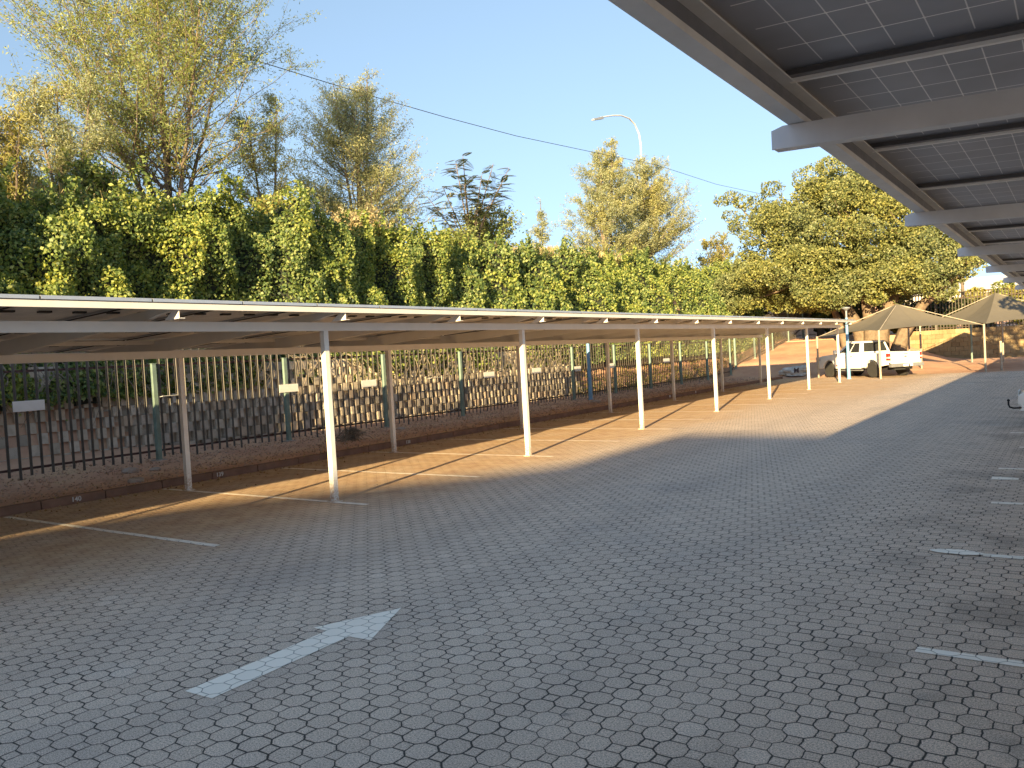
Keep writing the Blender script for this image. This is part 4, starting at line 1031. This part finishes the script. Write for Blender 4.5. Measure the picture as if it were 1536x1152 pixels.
pickup((ctr.x, ctr.y, .0), math.atan2(hd_.y, hd_.x))

# ------------------------------------------------------------------ parked car at the right edge
def car(loc, heading, label):
    t = empty('parked_car', loc, label, 'car', rz=heading)
    prof = [(-2.05, .36), (-2.10, .30), (-1.72, .26)] + arch(-1.28, .36, .27, 9, zc=.31) + [(.9, .26)] + arch(1.30, .36, .27, 9, zc=.31) + [(1.9, .27), (2.05, .34), (2.08, .55), (1.98, .72), (1.75, .80), (1.05, .90), (-1.75, .95), (-1.92, .92), (-1.96, .70), (-2.11, .60), (-2.13, .45)]
    b = MB(); b.prism(prof, 'y', -.86, .86); b.build('body', M['car_white'], t, smooth=True, bevel=.07, seg=3)
    c = MB(); c.hexa([(-1.90,-.80,.90),(1.1,-.80,.90),(1.1,.80,.90),(-1.90,.80,.90),(-1.62,-.62,1.45),(.15,-.62,1.48),(.15,.62,1.48),(-1.62,.62,1.45)]); c.build('cabin', M['car_white'], t, smooth=True, bevel=.06, seg=3)
    for s in (1, -1):
        m = MB(); m.hexa([(-1.6,s*.775,.98),(.85,s*.775,.98),(.1,s*.645,1.40),(-1.45,s*.645,1.38),(-1.6,s*.79,.975),(.85,s*.79,.975),(.1,s*.66,1.395),(-1.45,s*.66,1.375)]); m.build('window', M['glass'], t)
        m = MB(); m.box(-1.985, -1.80, min(s*.66, s*.872), max(s*.66, s*.872), .68, .92); m.build('tail_light', M['red_lens'], t, bevel=.03)
        m = MB(); m.box(-.25, -.10, min(s*.85, s*.885), max(s*.85, s*.885), .78, .81); m.build('door_handle', M['car_white'], t, bevel=.008)
        for x_ in (-1.28, 1.30): wheel(t, x_, .76*s, .31, .2, s)
    m = MB(); m.hexa([(-1.87,-.62,1.0),(-1.87,.62,1.0),(-1.63,.5,1.38),(-1.63,-.5,1.38),(-1.90,-.62,1.0),(-1.90,.62,1.0),(-1.66,.5,1.38),(-1.66,-.5,1.38)]); m.build('rear_window', M['glass'], t)
    m = MB(); m.box(-2.145, -2.125, -.26, .26, .56, .66) ; m.build('licence_plate', M['plate'], t)
    m = MB(); m.tube([(-2.05, 0, .30), (-2.24, 0, .29), (-2.31, 0, .31), (-2.33, 0, .36), (-2.33, 0, .42)], .018, 8); m.lathe([(.008,.42),(.026,.435),(.028,.455),(.012,.475)], (-2.33, 0, 0), 'z', 12); m.build('tow_bar', M['under'], t)
    m = MB(); m.box(-1.9, 1.9, -.6, .6, .2, .3); m.build('chassis', M['under'], t)
car((1.10, 19.5, 0), 0, 'rear corner of a white car with a tow ball at the right edge')

# ------------------------------------------------------------------ bulk bag, stones, brush pile
def rock(name, loc, size, mat, label, cat, seed, sub=3, amp=.25, flat=.6):
    bm = bmesh.new(); bmesh.ops.create_icosphere(bm, subdivisions=sub, radius=1)
    rg = random.Random(seed); off = Vector((rg.random()*9, rg.random()*9, rg.random()*9))
    from mathutils import noise
    for v in bm.verts:
        n = noise.noise(v.co*1.3+off)*amp+noise.noise(v.co*3.7+off)*amp*.4
        v.co *= 1+n; v.co = Vector((v.co.x*size[0], v.co.y*size[1], max(v.co.z, -.55)*size[2]))
    me = bpy.data.meshes.new(name); bm.to_mesh(me); bm.free(); me.materials.append(mat)
    o = bpy.data.objects.new(name, me); COL.objects.link(o); o.location = loc; return tag(o, label, cat)
bag = rock('bulk_bag', (-12.75, 45.3, Tz(-12.75, 45.3)+.2), (.76, .45, .36), M['bag'], 'crumpled white bulk bag with dark printed marks on the shaded soil', 'bag', 4, 4, .5)
tm = text_mesh('M', .38, M['bag_print'], 'print', bag, .004, Matrix.Translation((.18, -.44, .10)) @ Matrix.Rotation(R(78), 4, 'X'), bold=.008)
for i, (x_, y_, s_, lb) in enumerate([(-15.1, 8.6, .15, 'flat grey stone lying in the soil near the left edge'), (-13.7, 7.9, .13, 'small block of rubble just behind the kerb left of the first rear post'), (-14.9, 9.0, .10, 'small stone in the gravel strip near the first green post'),
                                     (-15.4, 16.6, .12, 'stone in the soil strip near the third green post'), (-14.6, 26.2, .15, 'stone on the soil strip near the blue lamp post')]):
    rock('stone', (x_, y_, Tz(x_, y_)+s_*.15), (s_*1.3, s_, s_*.5), M['stone'], lb, 'stone', 50+i, 2)
m = MB()
for _ in range(170):
    a = random.uniform(0, 6.28); rr = abs(random.gauss(0, .16)); z = random.uniform(.02, .30)*(1-rr*1.5)
    c = Vector((-14.55+rr*math.cos(a), 13.95+rr*1.3*math.sin(a), .13+max(.02, z))); d = Vector((random.uniform(-1,1), random.uniform(-1,1), random.uniform(-.5,.5))).normalized()*random.uniform(.08,.22)
    m.tube([c-d, c+Vector((0,0,.03)), c+d], [.006,.008,.004], 4, False)
tag(m.build('brush_pile', M['vine']), 'small heap of dry cut branches on the soil strip behind the kerb', 'brush pile')
# loose gravel and litter on the soil strip
n = 9000; x = RNG.uniform(-17.4, -13.3, n); y = RNG.uniform(4.5, 44, n)**1.0; keep = RNG.random(n) < np.clip(14/y, .2, 1); x = x[keep]; y = y[keep]; n = len(x)
s = RNG.uniform(.008, .024, n)*(1+y/40)
oc = np.array([(1,0,0),(0,1,0),(-1,0,0),(0,-1,0),(0,0,.8),(0,0,-.5)])
V = (oc[None]*s[:,None,None]*RNG.uniform(.6, 1.4, (n,6,3)) + np.stack([x, y, T(x, y)+s*.2], 1)[:,None,:]).reshape(-1,3)
f = np.array([(0,1,4),(1,2,4),(2,3,4),(3,0,4),(1,0,5),(2,1,5),(3,2,5),(0,3,5)]); F = (f[None]+np.arange(n)[:,None,None]*6).reshape(-1,3)
M['gravel'] = mat_island('gravel', [(.34,.19,.13),(.48,.28,.18),(.56,.37,.26),(.40,.28,.22)], .95, 20, .2)
tag(link_np('gravel', V, F, M['gravel'], nper=3), 'loose reddish gravel scattered over the soil strip', 'gravel', kind='stuff')

n = 5200; x = np.concatenate([RNG.uniform(-17.4, -13.0, 3600), -13.0+RNG.exponential(.35, 1600)]); y = RNG.uniform(4.6, 42, n)
P = np.stack([x, y, np.where(x < -13.2, T(x, y), np.where(x < -13.04, .132, .004))+.008], 1)
V, F = leaf_geo(P, .05, .6, bias=(0, 0, 6))
V[:, 2] = np.maximum(V[:, 2], np.where(V[:, 0] > -13.05, .003, -9))
M['litter'] = mat_leaf('dead_leaf', [(.14,.07,.03),(.26,.14,.06),(.36,.24,.11),(.22,.17,.08)], .1)
tag(link_np('leaf_litter', V, F, M['litter']), 'fallen brown leaves scattered along the kerb and soil strip', 'leaves', kind='stuff')
# ------------------------------------------------------------------ distant house, added unseen shadow casters behind the camera
h = empty('house', (-8, 84, 3.5), 'pale roofed house far behind the trees at right', 'house')
z_ = Tz(-8, 84)
m = MB(); m.box(-13, -3, 82, 88, z_-.5, z_+2.4); o = m.build('wall', M['house_wall']); o.parent = h; child(o, h)
m = MB(); m.prism([(81.4, z_+2.4), (88.6, z_+2.4), (85, z_+3.7)], 'x', -13.4, -2.6); o = m.build('roof', M['roof_sheet']); o.parent = h; child(o, h)
for x_ in (-11.4, -8.6, -5.6):
    m = MB(); m.box(x_-.6, x_+.6, 81.95, 81.99, z_+.9, z_+1.9); o = m.build('window', M['glass']); o.parent = h; child(o, h)

K = math.tan(R(12.0)); SA = R(15)
def sky_pt(x, y, Yp=-40.0):
    d = (y-Yp)/math.cos(SA); return (x+d*math.sin(SA), d*K)
pl = [sky_pt(*q) for q in [(-11.32, 5.3), (-10.6, 7.6), (-9.5, 9.0), (-8.6, 10.2), (-7.8, 11.2), (-7.1, 12.4), (-6.95, 14.6), (-7.3, 17.0)]]
print('skyline', pl)
ob = empty('added_shadow_building', (12, -42, 0), 'added unseen cream building behind the camera, outlined to cast the yard shadow', 'building')
topz = pl[-1][1]
poly = [(pl[0][0]-.6, 0), (pl[0][0]-.6, pl[0][1]-1.2), pl[0]] + pl[1:] + [(pl[-1][0]+6.5, topz), (pl[-1][0]+6.5, 0)]  # invented roofline, traced back along sun rays from the paving's shadow edge
m = MB(); m.prism(poly, 'y', -52, -40.0); o = m.build('wall', M['office']); o.parent = ob; child(o, ob)
for ix in range(2):
    for iz in range(3):
        m = MB(); x_ = pl[-1][0]+2+ix*2.9; m.box(x_, x_+1.5, -39.99, -39.93, 1.2+iz*3.6, 2.8+iz*3.6); o = m.build('window', M['glass']); o.parent = ob; child(o, ob)
ob2 = empty('added_shadow_tower', (-9, -42, 0), 'added unseen cream tower behind the camera, placed to shade the left wall', 'building')
m = MB(); m.box(-12, -3.2, -46, -40, 0, 14.6); o = m.build('wall', M['office']); o.parent = ob2; child(o, ob2)  # unseen block added to keep sun off the left block wall
for iz in range(4):
    m = MB(); m.box(-11, -9.6, -39.99, -39.93, 1.5+iz*3.4, 2.9+iz*3.4); o = m.build('window', M['glass']); o.parent = ob2; child(o, ob2)

# ------------------------------------------------------------------ light, sky, camera
w = bpy.data.worlds.new('World'); S.world = w; w.use_nodes = True; nt = w.node_tree
sk = nt.nodes.new('ShaderNodeTexSky'); sk.sky_type = 'NISHITA'; sk.sun_disc = False
sk.sun_elevation = R(12.0); sk.sun_rotation = R(165); sk.altitude = 1400; sk.air_density = 1.0; sk.dust_density = .6; sk.ozone_density = 1.8
tc = nt.nodes.new('ShaderNodeTexCoord'); sx = nt.nodes.new('ShaderNodeSeparateXYZ'); nt.links.new(tc.outputs['Generated'], sx.inputs[0])
mz = nt.nodes.new('ShaderNodeMath'); mz.operation = 'MULTIPLY_ADD'; nt.links.new(sx.outputs[2], mz.inputs[0]); mz.inputs[1].default_value = .8; mz.inputs[2].default_value = .32
mm = nt.nodes.new('ShaderNodeMath'); mm.operation = 'MAXIMUM'; nt.links.new(mz.outputs[0], mm.inputs[0]); mm.inputs[1].default_value = .05
cx = nt.nodes.new('ShaderNodeCombineXYZ'); nt.links.new(sx.outputs[0], cx.inputs[0]); nt.links.new(sx.outputs[1], cx.inputs[1]); nt.links.new(mm.outputs[0], cx.inputs[2])
nv = nt.nodes.new('ShaderNodeVectorMath'); nv.operation = 'NORMALIZE'; nt.links.new(cx.outputs[0], nv.inputs[0]); nt.links.new(nv.outputs[0], sk.inputs[0])
tn = nt.nodes.new('ShaderNodeMix'); tn.data_type = 'RGBA'; tn.blend_type = 'MULTIPLY'; tn.inputs[0].default_value = 1; nt.links.new(sk.outputs[0], tn.inputs[6]); tn.inputs[7].default_value = (1.05, .88, .71, 1)
nt.links.new(tn.outputs[2], nt.nodes['Background'].inputs[0]); nt.nodes['Background'].inputs[1].default_value = .15
sd = bpy.data.lights.new('sun', 'SUN'); sd.energy = 5.0; sd.angle = R(.5); sd.color = (1.0, .77, .40)
so = bpy.data.objects.new('sun', sd); COL.objects.link(so)
to_sun = Vector((math.sin(SA)*math.cos(R(12)), -math.cos(SA)*math.cos(R(12)), math.sin(R(12))))
so.rotation_euler = to_sun.to_track_quat('Z', 'Y').to_euler()

cam = bpy.data.cameras.new('camera'); co = bpy.data.objects.new('camera', cam); COL.objects.link(co); S.camera = co
cam.sensor_width = 36; cam.lens = 36*1222.78/1536; cam.clip_start = .05; cam.clip_end = 3000
fw = Vector((-0.572076, 0.819622, -0.030818)); rt = Vector((0.819673, 0.569956, -0.057328)); up = Vector((0.029422, 0.058056, 0.99788))
mw = Matrix(((rt.x, up.x, -fw.x, 0), (rt.y, up.y, -fw.y, 0), (rt.z, up.z, -fw.z, 1.885), (0, 0, 0, 1)))
co.matrix_world = mw
S.view_settings.view_transform = 'Standard'; S.view_settings.look = 'None'; S.view_settings.exposure = 1.85; S.view_settings.gamma = 1
S.render.resolution_x = 1024; S.render.resolution_y = 768
